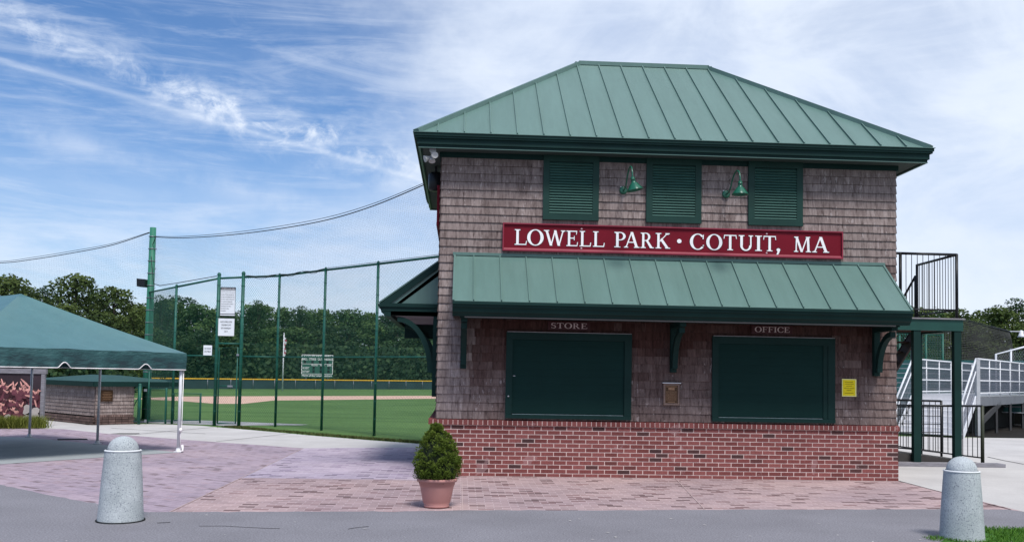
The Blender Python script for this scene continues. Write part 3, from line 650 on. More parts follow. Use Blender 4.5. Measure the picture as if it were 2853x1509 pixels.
def rail(pts,name,parent,mat,top=.025,bal=.008,sp=.1,low=.12,zb=None,posts=True):
    """pts: list of (x,y,zfloor,height)"""
    mb=MB()
    for (x0,y0,z0,h0),(x1,y1,z1,h1) in zip(pts[:-1],pts[1:]):
        mb.tube([(x0,y0,z0+h0),(x1,y1,z1+h1)],top,8); mb.tube([(x0,y0,z0+low),(x1,y1,z1+low)],top*.7,6)
        L_=math.hypot(x1-x0,y1-y0); n=max(1,int(L_/sp))
        for k in range(1,n):
            f=k/n; x,y,z,h_=[a+(b-a)*f for a,b in zip((x0,y0,z0,h0),(x1,y1,z1,h1))]
            mb.tube([(x,y,z+low),(x,y,z+h_)],bal,4,False)
    if posts:
        for (x,y,z,h_) in pts: mb.tube([(x,y,z),(x,y,z+h_+top*.5)],top*1.15,8)
    return mb.build(name,mat,parent)
rail([(8.83,DY0+.03,2.8,1.27),(9.95,DY0+.03,2.8,1.27),(9.95,4.42,2.8,1.25)],'railing',dk,BLACK,.026,.0075,.105,.19)
rail([(8.83,DY0+.03,2.8,1.27),(W+.06,DY0+.03,2.8,1.27)],'railing',dk,BLACK,.026,.0075,.105,.19)
# stair descending away along the wall
mb=MB(); n=13
for i in range(n):
    y=4.5+i*.27; z=2.62-i*.2; mb.box(9.0,9.93,y,y+.29,z,z+.03)
mb.build('stair_treads',pm('brown_treads',(.08,.05,.045),.2,5,.8),dk)
for x in (8.97,9.95):
    mb=MB(); mb.bar((x,4.4,2.68),(x,4.5+n*.27,2.68-n*.2),.045,.26); mb.build('stringer',pm('dark_brown_stringer',(.05,.03,.028),.2,5,.7),dk)
for x in (9.0,9.93): rail([(x,4.45,2.62,1.2),(x,4.5+n*.27,2.62-n*.2,1.1)],'railing',dk,BLACK,.024,.0075,.13,.2)
mb=MB(); mb.prism([(8.4,4.3,2.58),(9.0,4.4,2.58),(8.5,5.5,1.6),(7.6,5.2,1.0),(7.5,4.5,1.0)],(0,.03,0)); 
# ramp with black railings at the foot
rp=thing('access_ramp','low timber access ramp with black metal railing beside the brick base','ramp',(9,3,0))
mb=MB(); mb.prism([(7.5,2.62,-.01),(10.78,2.62,-.01),(10.78,2.62,.055),(7.5,2.62,.055)],(0,.3,0)); mb.build('edge_board',WOODG,rp)
mb=MB(); mb.prism([(7.5,2.95,-.01),(10.5,2.95,-.01),(10.5,2.95,.04),(9.2,2.95,.19),(7.5,2.95,.34)],(0,1.3,0)); mb.build('ramp_slab',pm('dark_ramp_deck',(.05,.045,.042),.2,5,.8),rp)
rail([(7.45,2.98,.27,.86),(9.15,2.98,.15,.98),(10.53,2.98,.0,1.145)],'railing',rp,BLACK,.022,.0085,.095,.14)
mb=MB(); mb.tube([(10.53,2.98,0),(10.53,2.98,1.15)],.035,8); mb.build('railing_post',pm('olive_edge_post',(.03,.035,.02),.2,5,.5),rp)
rail([(7.45,4.3,.27,.95),(9.15,4.3,.15,1.06),(10.4,4.3,.0,1.2)],'railing',rp,BLACK,.022,.0085,.12,.14)
mb=MB()
for z in (.55,.72,.89,1.06): mb.tube([(7.45,4.3,z),(10.4,4.3,z)],.008,5)
mb.build('railing_wires',BLACK,rp)
# ================================================================== BOLLARDS
def bollard(x,y,label,zt=.872):
    t=thing('bollard',label,'bollard',(x,y,0),'concrete bollards along the kerbless edge')
    mb=MB(); s=zt/.872
    mb.lathe((x,y,0),[(.246,-.01),(.243,.03),(.236,.12),(.218,.4),(.196,.68),(.193,.715),(.192,.728),(.180,.735)],40); 
    mb.build('shaft',GRAN,t)
    mb=MB(); pr=[(.165,.728)]
    for k in range(0,13):
        a=PI/2*k/12; pr.append((.165*math.cos(a),.735+.14*math.sin(a)))
    mb.lathe((x,y,0),pr,40); mb.build('dome',GRAN,t)
    mb=MB(); mb.lathe((x,y,0),[(.195,.719),(.199,.723),(.198,.731),(.178,.736)],40); mb.build('collar',pm('pale_collar',(.62,.63,.64),.1,12,.8),t)
    mb=MB(); mb.lathe((x,y,0),[(.262,.006),(.262,.012),(.24,.012)],40,smooth=False); mb.build('base_joint',DARK,t)
    return t
b1=bollard(-3.14,-4.8,'speckled concrete bollard with domed top in front of the brick plaza, near the tent')
b2=bollard(5.515,-5.45,'speckled concrete bollard with domed top beside the lawn, near the ramp')
b1.scale=(.93,.93,1); b2.location.z=-.04; b2.scale=(.89,.89,1)

# ================================================================== POTTED CONIFER
px,py=.11,-3.52
pt=thing('plant_pot','faded terracotta pot at the left corner of the building','pot',(px,py,0))
mb=MB(); mb.lathe((px,py,0),[(0,0),(.152,0),(.155,.02),(.148,.03),(.165,.06),(.2,.23),(.208,.262),(.214,.264),(.216,.3),(.238,.303),(.241,.335),(.228,.341),(.212,.335),(.205,.30),(0,.30)],48); mb.build('pot',TERRA,pt)
mb=MB(); mb.lathe((px,py,0),[(0,.318),(.207,.312)],24); mb.build('soil',SOIL,pt)
sp=thing('dwarf_conifer','small dense conical evergreen growing in the terracotta pot','shrub',(px,py,.31))
def spruce(r):
    mb=MB(); blobs=[]
    def R_(z): # envelope
        pts=[(.31,.17),(.36,.245),(.45,.285),(.55,.28),(.64,.245),(.73,.205),(.80,.185),(.85,.14),(.89,.08),(.95,.06),(.99,.02)]
        for (a,b),(c,d) in zip(pts[:-1],pts[1:]):
            if a<=z<=c: return b+(d-b)*(z-a)/(c-a)
        return .01
    for i in range(300):
        z=.33+.64*(r.random()**1.15); a=r.uniform(0,2*PI); rr=R_(z)*r.uniform(.78,1.0)
        if z>.8: a=a; 
        blobs.append((V((px+math.cos(a)*rr-.03*sm(.7,1,z),py+math.sin(a)*rr,z)),r.uniform(.028,.048)*(1-.4*sm(.7,1,z)),r.random()))
    for c,rad,cr in blobs:
        for k in range(64):
            d=V((r.gauss(0,1),r.gauss(0,1),r.gauss(0,1)+.25)).normalized(); p=c+d*rad*r.uniform(.55,1.05)
            s=r.uniform(.005,.011); u=d.orthogonal().normalized(); u=(Matrix.Rotation(r.uniform(0,6.28),3,d)@u); w=(d*.9+V((0,0,.4))+V((r.gauss(0,.3),r.gauss(0,.3),0))).normalized()
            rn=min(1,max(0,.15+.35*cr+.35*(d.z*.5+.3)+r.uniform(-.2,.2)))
            mb.face([p-u*s*.7,p+u*s*.7,p+w*s*2.0+u*s*.1,p+w*s*1.9-u*s*.3],rn)
    return mb
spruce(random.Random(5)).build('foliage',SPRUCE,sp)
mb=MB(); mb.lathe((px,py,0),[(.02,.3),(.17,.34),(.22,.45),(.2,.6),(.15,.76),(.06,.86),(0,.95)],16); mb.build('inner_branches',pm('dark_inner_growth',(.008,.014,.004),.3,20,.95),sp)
mb=MB(); mb.tube([(px,py,.3),(px,py,.5)],.018,8); mb.build('stem',BARK,sp)
# ================================================================== TENT
ze_,zp=1.885,2.93; S1,S2=5.4,4.15
tn=thing('canopy_tent','large green frame tent with scalloped valance over the grey pad','tent',tuple(A))
def TP(s,t,z): p=A+a1*s+a2*t; return V((p.x,p.y,z))
C4=[TP(-.06,-.06,ze_),TP(-.06,S2,ze_),TP(S1,S2,ze_),TP(S1,-.06,ze_)]; rA=TP(2.05,2.07,zp);rB=TP(S1-2.07,2.07,zp)
mb=MB()
def sag(p,q,r_,n=14,amt=.07):  # triangle patch p,q base, r apex with slight sag
    P=lambda u,v:(p*(1-u)+q*u)*(1-v)+r_*v
    for i in range(n):
        for j in range(n):
            qs=[]
            for du,dv in ((0,0),(1,0),(1,1),(0,1)):
                u=(i+du)/n;v=(j+dv)/n; x=P(u,v); x.z-=amt*4*v*(1-v)*min(1,4*u*(1-u)+.35)*1.0; x.z-=.012*math.sin(u*19)*(1-v)**6; qs.append(x)
            mb.face(qs,smooth=True)
sag(C4[0],C4[1],rA); sag(C4[2],C4[3],rB)
def sag4(p,q,r1,r2,n=14,amt=.07):
    for i in range(n):
        for j in range(n):
            qs=[]
            for du,dv in ((0,0),(1,0),(1,1),(0,1)):
                u=(i+du)/n;v=(j+dv)/n; x=(p*(1-u)+q*u)*(1-v)+(r1*(1-u)+r2*u)*v; x.z-=amt*4*v*(1-v)+.02*v*math.sin(PI*u); qs.append(x)
            mb.face(qs,smooth=True)
sag4(C4[1],C4[2],rA,rB); sag4(C4[3],C4[0],rB,rA)
canopy=mb.build('canopy',TENTM,tn,True)
def scal(d,marks):
    z=.315
    for m_ in marks:
        x=abs(d-m_)
        if x<.14: z-=.095*(.5+.5*math.cos(PI*x/.14))*1.0
    return z
def valance(P0,P1,out,marks,name='valance'):
    mb=MB();tr=MB(); L_=(P1-P0).length; n=int(L_/.022); pts=[]
    for i in range(n+1):
        d=L_*i/n; p=P0+(P1-P0)*(d/L_); hgt=scal(d,marks)
        col=[]
        for j in range(7):
            f=j/6; w=.026*math.sin(d*7.0+2*f)*f+.016*math.sin(d*17+d*d)*f*f-.03*f
            # tucked fold near top
            fold=.02*math.sin(f*PI)*(1 if f<.5 else .6)
            col.append(p+out*(w+fold+.01)-V((0,0,hgt*f)))
        pts.append(col)
    for a,b in zip(pts[:-1],pts[1:]):
        for j in range(6): mb.face([a[j],b[j],b[j+1],a[j+1]],smooth=True)
    tr.tube([c_[-1]-V((0,0,.004)) for c_ in pts],.009,5,rn=.5)
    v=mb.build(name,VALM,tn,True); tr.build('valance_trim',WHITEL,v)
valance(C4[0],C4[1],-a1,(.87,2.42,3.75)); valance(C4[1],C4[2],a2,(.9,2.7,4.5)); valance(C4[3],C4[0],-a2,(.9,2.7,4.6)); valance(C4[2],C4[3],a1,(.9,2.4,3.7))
for i,(s,t_) in enumerate(((0,0),(2.7,0),(5.35,0),(0,S2-.06),(2.7,S2-.06),(5.35,S2-.06))):
    p=TP(s,t_,0); mb=MB(); r0=.026
    mb.tube([p+V((0,0,.0)),p+V((0,0,ze_-.02))],r0 if i else .030,10)
    mb.obox(p+V((0,0,.008)),(.07,0,0),(0,.07,0),(0,0,.008)); mb.lathe(p,[(.05,.016),(.04,.07),(.03,.075)],12)
    lg=mb.build('leg',ALU if i else WHITEP,tn)
    if i==0:
        mb=MB(); mb.tube([p+V((.05,-.02,0.02)),p+V((.035,-.03,.3)),p+V((.055,-.02,.5)),p+V((.05,.0,1.6))],.007,6)
        mb.tube([p+V((-.02,-.05,.02)),p+V((.02,-.05,.01)),p+V((.1,-.04,.03)),p+V((.08,-.03,.14))],.022,6)
        mb.lathe(p+V((.04,-.03,.42)),[(0,-.03),(.03,-.025),(.045,0),(.03,.025),(0,.03)],10,(1,0,0)); mb.build('tie_strap',WHITEL,lg)
mb=MB()
for p,q in ((TP(0,0,ze_-.02),TP(0,S2-.06,ze_-.02)),(TP(0,0,ze_-.02),TP(5.35,0,ze_-.02)),(TP(5.35,0,ze_-.02),TP(5.35,S2-.06,ze_-.02)),(TP(0,S2-.06,ze_-.02),TP(5.35,S2-.06,ze_-.02)),(TP(0,0,ze_-.02),rA-V((0,0,.06))),(TP(5.35,0,ze_-.02),rB-V((0,0,.06)))): mb.tube([p,q],.02,8)
mb.tube([TP(0,-.01,ze_-.04),TP(-.02,-.02,ze_+.0)],.045,8); mb.build('frame_tubes',ALU,tn)
# ================================================================== CHAIN LINK FENCE
def chain(mb,p,q,z0,z1,sp=.05,ang=57,rr=.0021,seg=1.2,z0b=None,z1b=None):
    """real diagonal wires clipped to the panel; p,q 2D ends, heights may differ at q"""
    p=V((p[0],p[1],0));q=V((q[0],q[1],0)); L_=(q-p).length; u=(q-p)/L_; nn=V((-u.y,u.x,0))
    z0b=z0 if z0b is None else z0b; z1b=z1 if z1b is None else z1b
    H=max(z1,z1b)-min(z0,z0b); zb=min(z0,z0b); tn_=1/math.tan(R(ang)); step=sp/math.sin(R(ang)) if False else sp*1.22
    for sgn in (1,-1):
        k=-int(H*tn_/step)-2
        while k*step<L_+H*tn_+step:
            s0=k*step if sgn>0 else k*step
            # line: s = s0 + sgn*tn*(z-zb)
            n=max(1,int(H/seg)*2); pts=[]
            za,zc=0,H
            # clip s in [0,L]
            lo,hi=0.0,H
            if sgn>0: lo=max(lo,(0-s0)/tn_); hi=min(hi,(L_-s0)/tn_)
            else: lo=max(lo,(s0-L_)/tn_); hi=min(hi,(s0-0)/tn_)
            # clip sloped top/bottom
            def top(z): s=s0+sgn*tn_*z; f=s/L_; return z1+(z1b-z1)*f-zb
            if hi>lo:
                if z1!=z1b:
                    for _ in range(4): hi=min(hi,max(lo,top(hi)))
                if hi-lo>.02:
                    m_=max(1,int((hi-lo)/seg)); 
                    for j in range(m_):
                        a=lo+(hi-lo)*j/m_;b=lo+(hi-lo)*(j+1)/m_
                        A_=p+u*(s0+sgn*tn_*a)+V((0,0,zb+a));B_=p+u*(s0+sgn*tn_*b)+V((0,0,zb+b)); off=nn*rr*sgn
                        d=(B_-A_).normalized(); e1=nn*rr; e2=d.cross(nn)*rr
                        ring=[e1,-e1*.5+e2*.87,-e1*.5-e2*.87]; vs=[A_+off+e for e in ring]+[B_+off+e for e in ring]
                        mb.raw(vs,[(0,1,4,3),(1,2,5,4),(2,0,3,5)])
            k+=1
PST=[(-7.93,12.95,3.98),(-6.62,12.55,4.22),(-5.93,12.55,4.27),(-4.88,12.45,4.32),(-3.37,11.05,4.375),(-1.78,9.2,4.365),(-.13,7.25,4.36)]
fn=thing('tall_fence','tall green chain link fence between the pole and the building','fence',(-4,11,0))
for i,(x,y,z) in enumerate(PST):
    mb=MB(); r0=.05 if i in (1,2) else .036; ex=.09 if i in (1,2) else 0
    mb.tube([(x,y,-.02),(x,y,z+ex)],r0,12); mb.lathe((x,y,z+ex),[(r0*1.15,-.02),(r0*1.15,.01),(r0*.7,.05),(0,.065)],12)
    for k in range(9): mb.lathe((x,y,.4+k*.45),[(r0,-.012),(r0*1.13,-.01),(r0*1.13,.01),(r0,.012)],10)
    mb.build('post',FENCEG,fn)
mb=MB()
for (a,b) in zip(PST[:-1],PST[1:]): mb.tube([(a[0],a[1],a[2]-.02),(b[0],b[1],b[2]-.02)],.03,8)
mb.tube([(-9.5,15.4,3.98),(PST[0][0],PST[0][1],3.96)],.026,8); mb.build('top_rail',FENCEG,fn)
mb=MB()
for i,(a,b) in enumerate(zip(PST[:-1],PST[1:])):
    if i==1: continue
    f=1 if i<5 else .82
    mb.tube([(a[0],a[1],1.97),(a[0]+(b[0]-a[0])*f,a[1]+(b[1]-a[1])*f,1.97)],.02,8)
mb.tube([(-9.5,15.4,1.97),(PST[0][0],PST[0][1],1.97)],.02,8)
mb.tube([(PST[1][0],PST[1][1],2.33),(PST[2][0],PST[2][1],2.33)],.024,8); mb.build('middle_rail',FENCEG,fn)
mb=MB()
for i,(a,b) in enumerate(zip(PST[:-1],PST[1:])):
    chain(mb,a[:2],b[:2],.03 if i!=1 else 2.33,a[2]-.02,z1b=b[2]-.02)
chain(mb,(-9.5,15.4),PST[0][:2],.03,3.96); mb.build('chain_link_mesh',WIREG,fn)
# pedestrian gate in the tall fence
gt=thing('fence_gate','narrow green chain link gate set between the two thick fence posts','gate',(-6.3,12.5,0))
gx_a,gx_b,gy=-6.53,-6.02,12.52
mb=MB(); mb.tube([(gx_a,gy,.05),(gx_a,gy,2.2),(gx_b,gy,2.23),(gx_b,gy,.05),(gx_a,gy,.05)],.021,8); mb.tube([(gx_a,gy,1.12),(gx_b,gy,1.12)],.016,6); mb.build('frame',FENCEG,gt)
mb=MB(); chain(mb,(gx_a,gy),(gx_b,gy),.06,2.2); mb.build('chain_link_mesh',WIREG,gt)
mb=MB(); mb.box(gx_b-.02,gx_b+.05,gy-.05,gy-.02,1.98,2.04); mb.build('gate_hinge',GREYM,gt); mb=MB(); mb.box(gx_b-.25,gx_b-.1,gy-.05,gy-.02,1.09,1.14); mb.build('latch',GREYM,gt)
# low gates left of the tall fence
lg=thing('low_gate','low green chain link gate with sloping brace beside the shingled hut','gate',(-9,12.8,0))
def lowpanel(p,q,h,t,z0=.08):
    mb=MB(); mb.tube([(p[0],p[1],z0),(p[0],p[1],h),(q[0],q[1],h),(q[0],q[1],z0),(p[0],p[1],z0)],.017,8); mb.build('frame',FENCEG,t)
    mb=MB(); chain(mb,p,q,z0,h,rr=.0021); mb.build('chain_link_mesh',WIREG,t)
for q,h,r0 in (((-9.52,13.05),1.09,.04),((-8.72,12.5),1.11,.042)):
    mb=MB(); mb.tube([(q[0],q[1],-.02),(q[0],q[1],h)],r0,10); mb.lathe((q[0],q[1],h),[(r0*1.15,-.01),(r0*.8,.03),(0,.04)],10); mb.build('post',FENCEG,lg)
lowpanel((-9.48,13.02),(-8.77,12.54),1.02,lg)
mb=MB(); mb.tube([(-8.75,12.6,.82),(-9.3,13.2,.1)],.016,6); mb.build('brace',FENCEG,lg)
lg2=thing('swing_gate','low open green gate with chain link infill, right of the big pole','gate',(-8.2,12.8,0))
lowpanel((-8.55,12.72),(-8.05,12.72),1.0,lg2); 
mb=MB(); mb.tube([(-8.07,12.8,0),(-8.07,12.8,1.03)],.03,8); mb.tube([(-8.57,12.8,0),(-8.57,12.8,1.5)],.022,8); mb.build('post',FENCEG,lg2)
mb=MB(); mb.box(-8.66,-8.58,12.66,12.7,.92,.99); mb.build('hinge',GREYM,lg2); mb=MB(); mb.box(-8.62,-8.56,12.66,12.7,.05,.12); mb.build('hinge',GREYM,lg2)
lg3=thing('low_fence_panel','low green chain link panel behind the white corner leg of the tent','fence',(-7.6,13.4,0))
lowpanel((-7.99,13.3),(-7.3,13.5),.86,lg3); mb=MB(); mb.tube([(-7.28,13.5,0),(-7.28,13.5,.88)],.026,8); mb.build('post',FENCEG,lg3)
# pole
pl_=thing('tall_pole','tall weathered green pole holding the protective netting','pole',(-9.5,15.5,0))
mb=MB(); mb.tube([(-9.5,15.5,-.02),(-9.5,15.5,2),(-9.49,15.5,6.05)],[.135,.125,.095],16); mb.build('shaft',POLEG,pl_)
mb=MB(); 
for k in range(15): mb.lathe((-9.5,15.5,.3+k*.39),[(.138-.0023*k*1.0,-.012),(.146-.0023*k,-.01),(.146-.0023*k,.01),(.138-.0023*k,.012)],14)
for k in range(8): mb.tube([(-9.42,15.45,1.0+k*.62),(-9.33,15.4,1.0+k*.62),(-9.33,15.4,1.05+k*.62)],.008,5)
mb.build('cable_bands',GREYM,pl_)
t=thing('pole_speaker','small black box speaker clamped to the tall green pole','speaker',(-9.75,15.4,4.2))
mb=MB(); mb.prism([(-9.87,15.3,4.15),(-9.62,15.28,4.13),(-9.62,15.28,4.38),(-9.88,15.3,4.40)],(0.03,.2,0)); mb.build('box',BLACK,t)
mb=MB(); mb.tube([(-9.65,15.45,4.22),(-9.5,15.5,4.22)],.02,6);mb.build('clamp',GREYM,t)
# nets ---------------------------------------------------------------
def lerp(a,b,f): return a+(b-a)*f
def curve(pts,f):
    x=f*(len(pts)-1); i=min(int(x),len(pts)-2); s=x-i; p0=V(pts[max(i-1,0)]);p1=V(pts[i]);p2=V(pts[i+1]);p3=V(pts[min(i+2,len(pts)-1)])
    return .5*((2*p1)+(-p0+p2)*s+(2*p0-5*p1+4*p2-p3)*s*s+(-p0+3*p1-3*p2+p3)*s**3)
def net(name,top,bot,nu,nv,rr,label,cord=.013,mat=NETM,belly=0,cordmat=None):
    t=thing(name,label,'netting',tuple(V(top[0])))
    G_=[[None]*(nv+1) for _ in range(nu+1)]
    for i in range(nu+1):
        a=curve(top,i/nu);b=curve(bot,i/nu)
        for j in range(nv+1):
            f=j/nv; p=lerp(b,a,f)+V((.02*math.sin(i*.13+j*.3),-belly*math.sin(PI*f)+.02*math.sin(j*.5+i*.05),0)); G_[i][j]=p
    mb=MB()
    def w(pp):
        mb.tube(pp,rr,3,False,smooth=False)
    su=max(1,nu//40);sv=max(1,nv//6)
    for j in range(0,nv+1): w([G_[i][j] for i in list(range(0,nu,su))+[nu]])
    for i in range(0,nu+1): w([G_[i][j] for j in list(range(0,nv,sv))+[nv]])
    mb.build('net_mesh',mat,t)
    mb=MB(); mb.tube([curve(top,i/60)+V((0,0,.0)) for i in range(61)],cord,6); mb.tube([curve(top,i/60)+V((0,0,.05*math.sin(PI*i/60)+.02)) for i in range(61)],cord*.6,5)
    mb.build('rope',cordmat or NETM,t); return t
net('backstop_net',[(-9.4,15.4,5.74),(-8.4,14.6,5.62),(-7.0,13.5,5.55),(-5.2,11.8,5.50),(-3.33,10.0,5.54),(-1.9,8.5,5.70),(-.58,7.0,5.97),(-.02,6.35,6.12)],
    [(-9.35,15.3,4.2),(-8.4,13.9,4.0),(-7.0,12.75,4.15),(-5.2,12.5,4.29),(-3.4,11.1,4.36),(-1.8,9.2,4.37),(-.2,7.3,4.36),(0.03,6.6,4.36)],230,34,.0010,'fine dark safety net hanging from rope above the tall fence')
mb=MB()
nl=net('outer_net',[(-9.6,15.5,5.88),(-11.0,16.2,5.55),(-12.6,17,5.35),(-14.3,18,5.22),(-15.85,19,5.18),(-18.5,20.5,5.3)],[(-9.7,15.6,1.6),(-11.0,16.3,1.6),(-12.6,17.1,1.6),(-14.3,18.1,1.6),(-15.85,19.1,1.6),(-18.5,20.6,1.6)],120,50,.0010,'fine grey safety net running left from the pole behind the tent')
t=thing('bundled_net','gathered loose netting and cord slung along the top rail of the tall fence','netting',(-8,13.8,4))
mb=MB(); mb.tube([(-9.45,15.3,5.1),(-9.35,15.2,4.5),(-9.25,15.0,4.22),(-8.9,14.5,4.12),(-7.93,13.0,4.08),(-6.7,12.6,4.27)],.012,6); mb.tube([(-9.3,15.2,5.7),(-9.45,15.4,5.5)],.012,5)
for i in range(2,6):
    a,b=PST[i],PST[i+1] if i+1<len(PST) else PST[i]
    for s_ in range(3):
        pts=[V((lerp(a[0],b[0],f),lerp(a[1],b[1],f)-.04,lerp(a[2],b[2],f)+.025-.09*(i in (2,3))*math.sin(PI*f*(1 if i==2 else 2))**2*(s_+1)*.4)) for f in [k/10 for k in range(11)]]
        mb.tube(pts,.006,4)
mb.build('cord',NETM,t)
# signs on the fence
def fsign(name,label,x0,x1,z0,z1,y,frame=None):
    t=thing(name,label,'sign',((x0+x1)/2,y,z0)); mb=MB(); mb.box(x0,x1,y-.012,y,z0,z1); mb.build('panel',WHITES,t); return t
y=12.47
t=fsign('rules_sign','tall white park rules sign with dark heading, upper one between gate posts',-6.545,-6.115,3.12,3.945,y)
mb=MB(); mb.box(-6.545,-6.115,y-.0145,y-.0125,3.865,3.945); mb.box(-6.545,-6.115,y-.0145,y-.0125,3.165,3.185); mb.box(-6.545,-6.115,y-.0145,y-.0125,3.12,3.13)
for a,b in ((-6.545,-6.535),(-6.125,-6.115)): mb.box(a,b,y-.014,y-.0125,3.1305,3.1645); mb.box(a,b,y-.014,y-.0125,3.1855,3.8645)
mb.build('border',INK,t)
mb=MB(); text(mb,'ELIZABETH LOWELL PARK',(-6.33,y-.0148,3.888),(1,0,0),(0,0,1),.04,squeeze=.37); mb.build('heading',WHITEL,t)
mb=MB()
rows=['THE PARK IS MAINTAINED BY THE','COTUIT ATHLETIC ASSOCIATION','CLOSED AT DUSK AND MAY BE','NO UNAUTHORIZED MOTOR CARS','NO USE OF TOBACCO PRODUCTS','NO ALCOHOLIC BEVERAGES','NO HITTING NEXT TO FENCE','NO BICYCLES ON FIELD','NO DOGS ON FIELD','NO GOLFING']
for i,s in enumerate(rows):
    mb=MB(); text(mb,s,(-6.525,y-.0128,3.825-i*.066+(.02 if i>0 else 0)),(1,0,0),(0,0,1),.038 if i>1 else .026,'LEFT',squeeze=min(.38,.0145*len(s)))
    mb.build('writing',INK,t)
t=fsign('anniversary_sign',"white square sign reading CHILDREN'S GATE, below the park rules sign",-6.575,-6.125,2.548,3.045,y)
mb=MB()
for i,s in enumerate(['ALICE LOWELL ROPES',"CHILDREN'S GATE",'50TH ANNIVERSARY','2014']): text(mb,s,(-6.355,y-.0128,2.93-i*.092),(1,0,0),(0,0,1),.06,squeeze=(.33,.27,.29,.09)[i]); mb.build('writing',INK,t); mb=MB()
y=12.52
t=fsign('dog_sign','small white sign reading NO DOGS ON FIELD, left of the gate',-6.985,-6.745,1.985,2.27,y)
mb=MB()
for i,s in enumerate(['NO DOGS','ON FIELD']): text(mb,s,(-6.865,y-.0128,2.155-i*.085),(1,0,0),(0,0,1),.065,squeeze=.18); mb.build('writing',INK,t); mb=MB()
# ================================================================== OUTFIELD
def OF(s): a=V((-22.7,58.8,0));b=V((-1.94,77.7,0)); return a+(b-a)*s
of=thing('outfield_fence','long low dark windscreen fence with yellow cap across the outfield','fence',tuple(OF(.5)))
mb=MB(); p,q=OF(-.75),OF(1.35); d=(q-p).normalized(); nn=V((-d.y,d.x,0)); mb.bar((p.x,p.y,.40),(q.x,q.y,.40),.02,.76); mb.build('windscreen',pm('blue_green_windscreen',(.022,.05,.055),.2,.6,.8),of)
mb=MB(); mb.bar((p.x,p.y,.83),(q.x,q.y,.83),.09,.085); mb.build('yellow_cap',YEL,of)
for k in range(-9,19):
    if k%1==0:
        c=OF(k*.072)-nn*.04; mb=MB(); mb.tube([(c.x,c.y,0),(c.x,c.y,.8)],.022,6); mb.build('post',GREYM,of)
fp=thing('flagpole','slender white flagpole with a furled striped flag in the outfield','flagpole',(-13.5,59.97,0))
mb=MB(); mb.tube([(-13.5,59.97,0),(-13.5,59.97,4.45)],[.055,.04],8); mb.lathe((-13.5,59.97,4.5),[(0,-.06),(.06,0),(0,.06)],8); mb.build('pole',WHITEP,fp)
fl=thing('furled_flag','striped flag hanging limp along the white flagpole','flag',(-13.4,59.97,3))
mb=MB(); mw=MB()
for k in range(9):
    z=4.2-k*.16; x=-13.5+.06+.05*math.sin(k*1.3)
    (mb if k%2 else mw).prism([(x-.02,59.95,z),(x+.1+.03*math.sin(k),59.93,z-.05),(x+.09,59.95,z-.24),(x-.03,59.97,z-.2)],(0,.05,0))
mb.build('red_stripes',pm('flag_red',(.4,.1,.13),.1,5,.8),fl); mw.build('white_stripes',WHITEP,fl)
sc=thing('scoreboard','green baseball scoreboard with white lettering behind the outfield fence','scoreboard',(-12.65,72,0))
x0,x1,z0,z1,y=-14.07,-11.24,1.02,3.08,72
mb=MB(); mb.box(x0,x1,y,y+.15,z0,z1); mb.build('panel',pm('scoreboard_green',(.03,.11,.08),.1,1,.6),sc)
mb=MB()
text(mb,'COTUIT KETTLEERS',((x0+x1)/2,y-.01,z1-.22),(1,0,0),(0,0,1),.24,squeeze=2.4); text(mb,'BALL  STRIKE  OUT  INNING',((x0+x1)/2,y-.01,z1-.50),(1,0,0),(0,0,1),.28,squeeze=2.7)
text(mb,'RUNS   HITS   ERR',(x0+1.8,y-.01,z1-1.02),(1,0,0),(0,0,1),.2,squeeze=1.8)
text(mb,'GUEST',(x0+.08,y-.01,z1-1.30),(1,0,0),(0,0,1),.24,'LEFT',squeeze=.62); text(mb,'COTUIT',(x0+.04,y-.01,z1-1.62),(1,0,0),(0,0,1),.24,'LEFT',squeeze=.68)
text(mb,'Home of the Cotuit Kettleers',((x0+x1)/2,y-.01,z0+.08),(1,0,0),(0,0,1),.26,squeeze=2.7)
for a,b,c_,d_ in ((x0,x1,z1-.04,z1),(x0,x1,z1-.86,z1-.83),(x0,x1,z0+.30,z0+.33),(x0,x0+.04,z0+.33,z1-.04),(x1-.04,x1,z0+.33,z1-.04)): mb.box(a,b,y-.02,y-.001,c_,d_)
mb.build('lettering',WHITEL,sc)
mb=MB()
for a in (.3,.98,1.66,2.34): mb.box(x0+a-.1,x0+a+.1,y-.012,y-.001,z1-.78,z1-.55)
for a in (1.1,1.75,2.45):
    for zz in (1.32,1.64): mb.box(x0+a-.1,x0+a+.1,y-.012,y-.001,z1-zz,z1-zz+.24)
mb.build('number_windows',BLACK,sc)
for a in (.4,2.4): mb=MB(); mb.box(x0+a-.08,x0+a+.08,y+.16,y+.3,-.02,z1); mb.build('post',GREYM,sc)
# ================================================================== DUGOUT HUT + POSTER
ht=thing('dugout_hut','low grey shingled dugout with green roof and brick footing behind the tent','hut',(-10,12,0))
c0=V((-9.72,11.89,0)); dl=V((-2.42,2.35,0)).normalized(); dr=V((dl.y,-dl.x,0)); 
if dr.x<0: dr=-dr
bld_=bld; bld=ht
def shing2(org,u,n,U,z0,z1,seed): return shingles('shingle_wall',org,u,n,U,z0,z1,lambda x,z:.98,.105,seed)
shing2(c0+dl*3.9,-dl,-dr,3.9,.24,1.06,21); shing2(c0,dr,-dl if False else V((dl.x*-1,dl.y*-1,0)),1.12,.24,1.06,22)
bld=bld_
mb=MB(); mb.prism([c0+dr*.01-dl*-.01,c0+dr*1.1+dl*.01,c0+dr*1.1+dl*3.9,c0+dl*3.9+dr*.01],(0,0,1.06)); mb.build('wall_core',DARK,ht)
mb=MB()
r=random.Random(4)
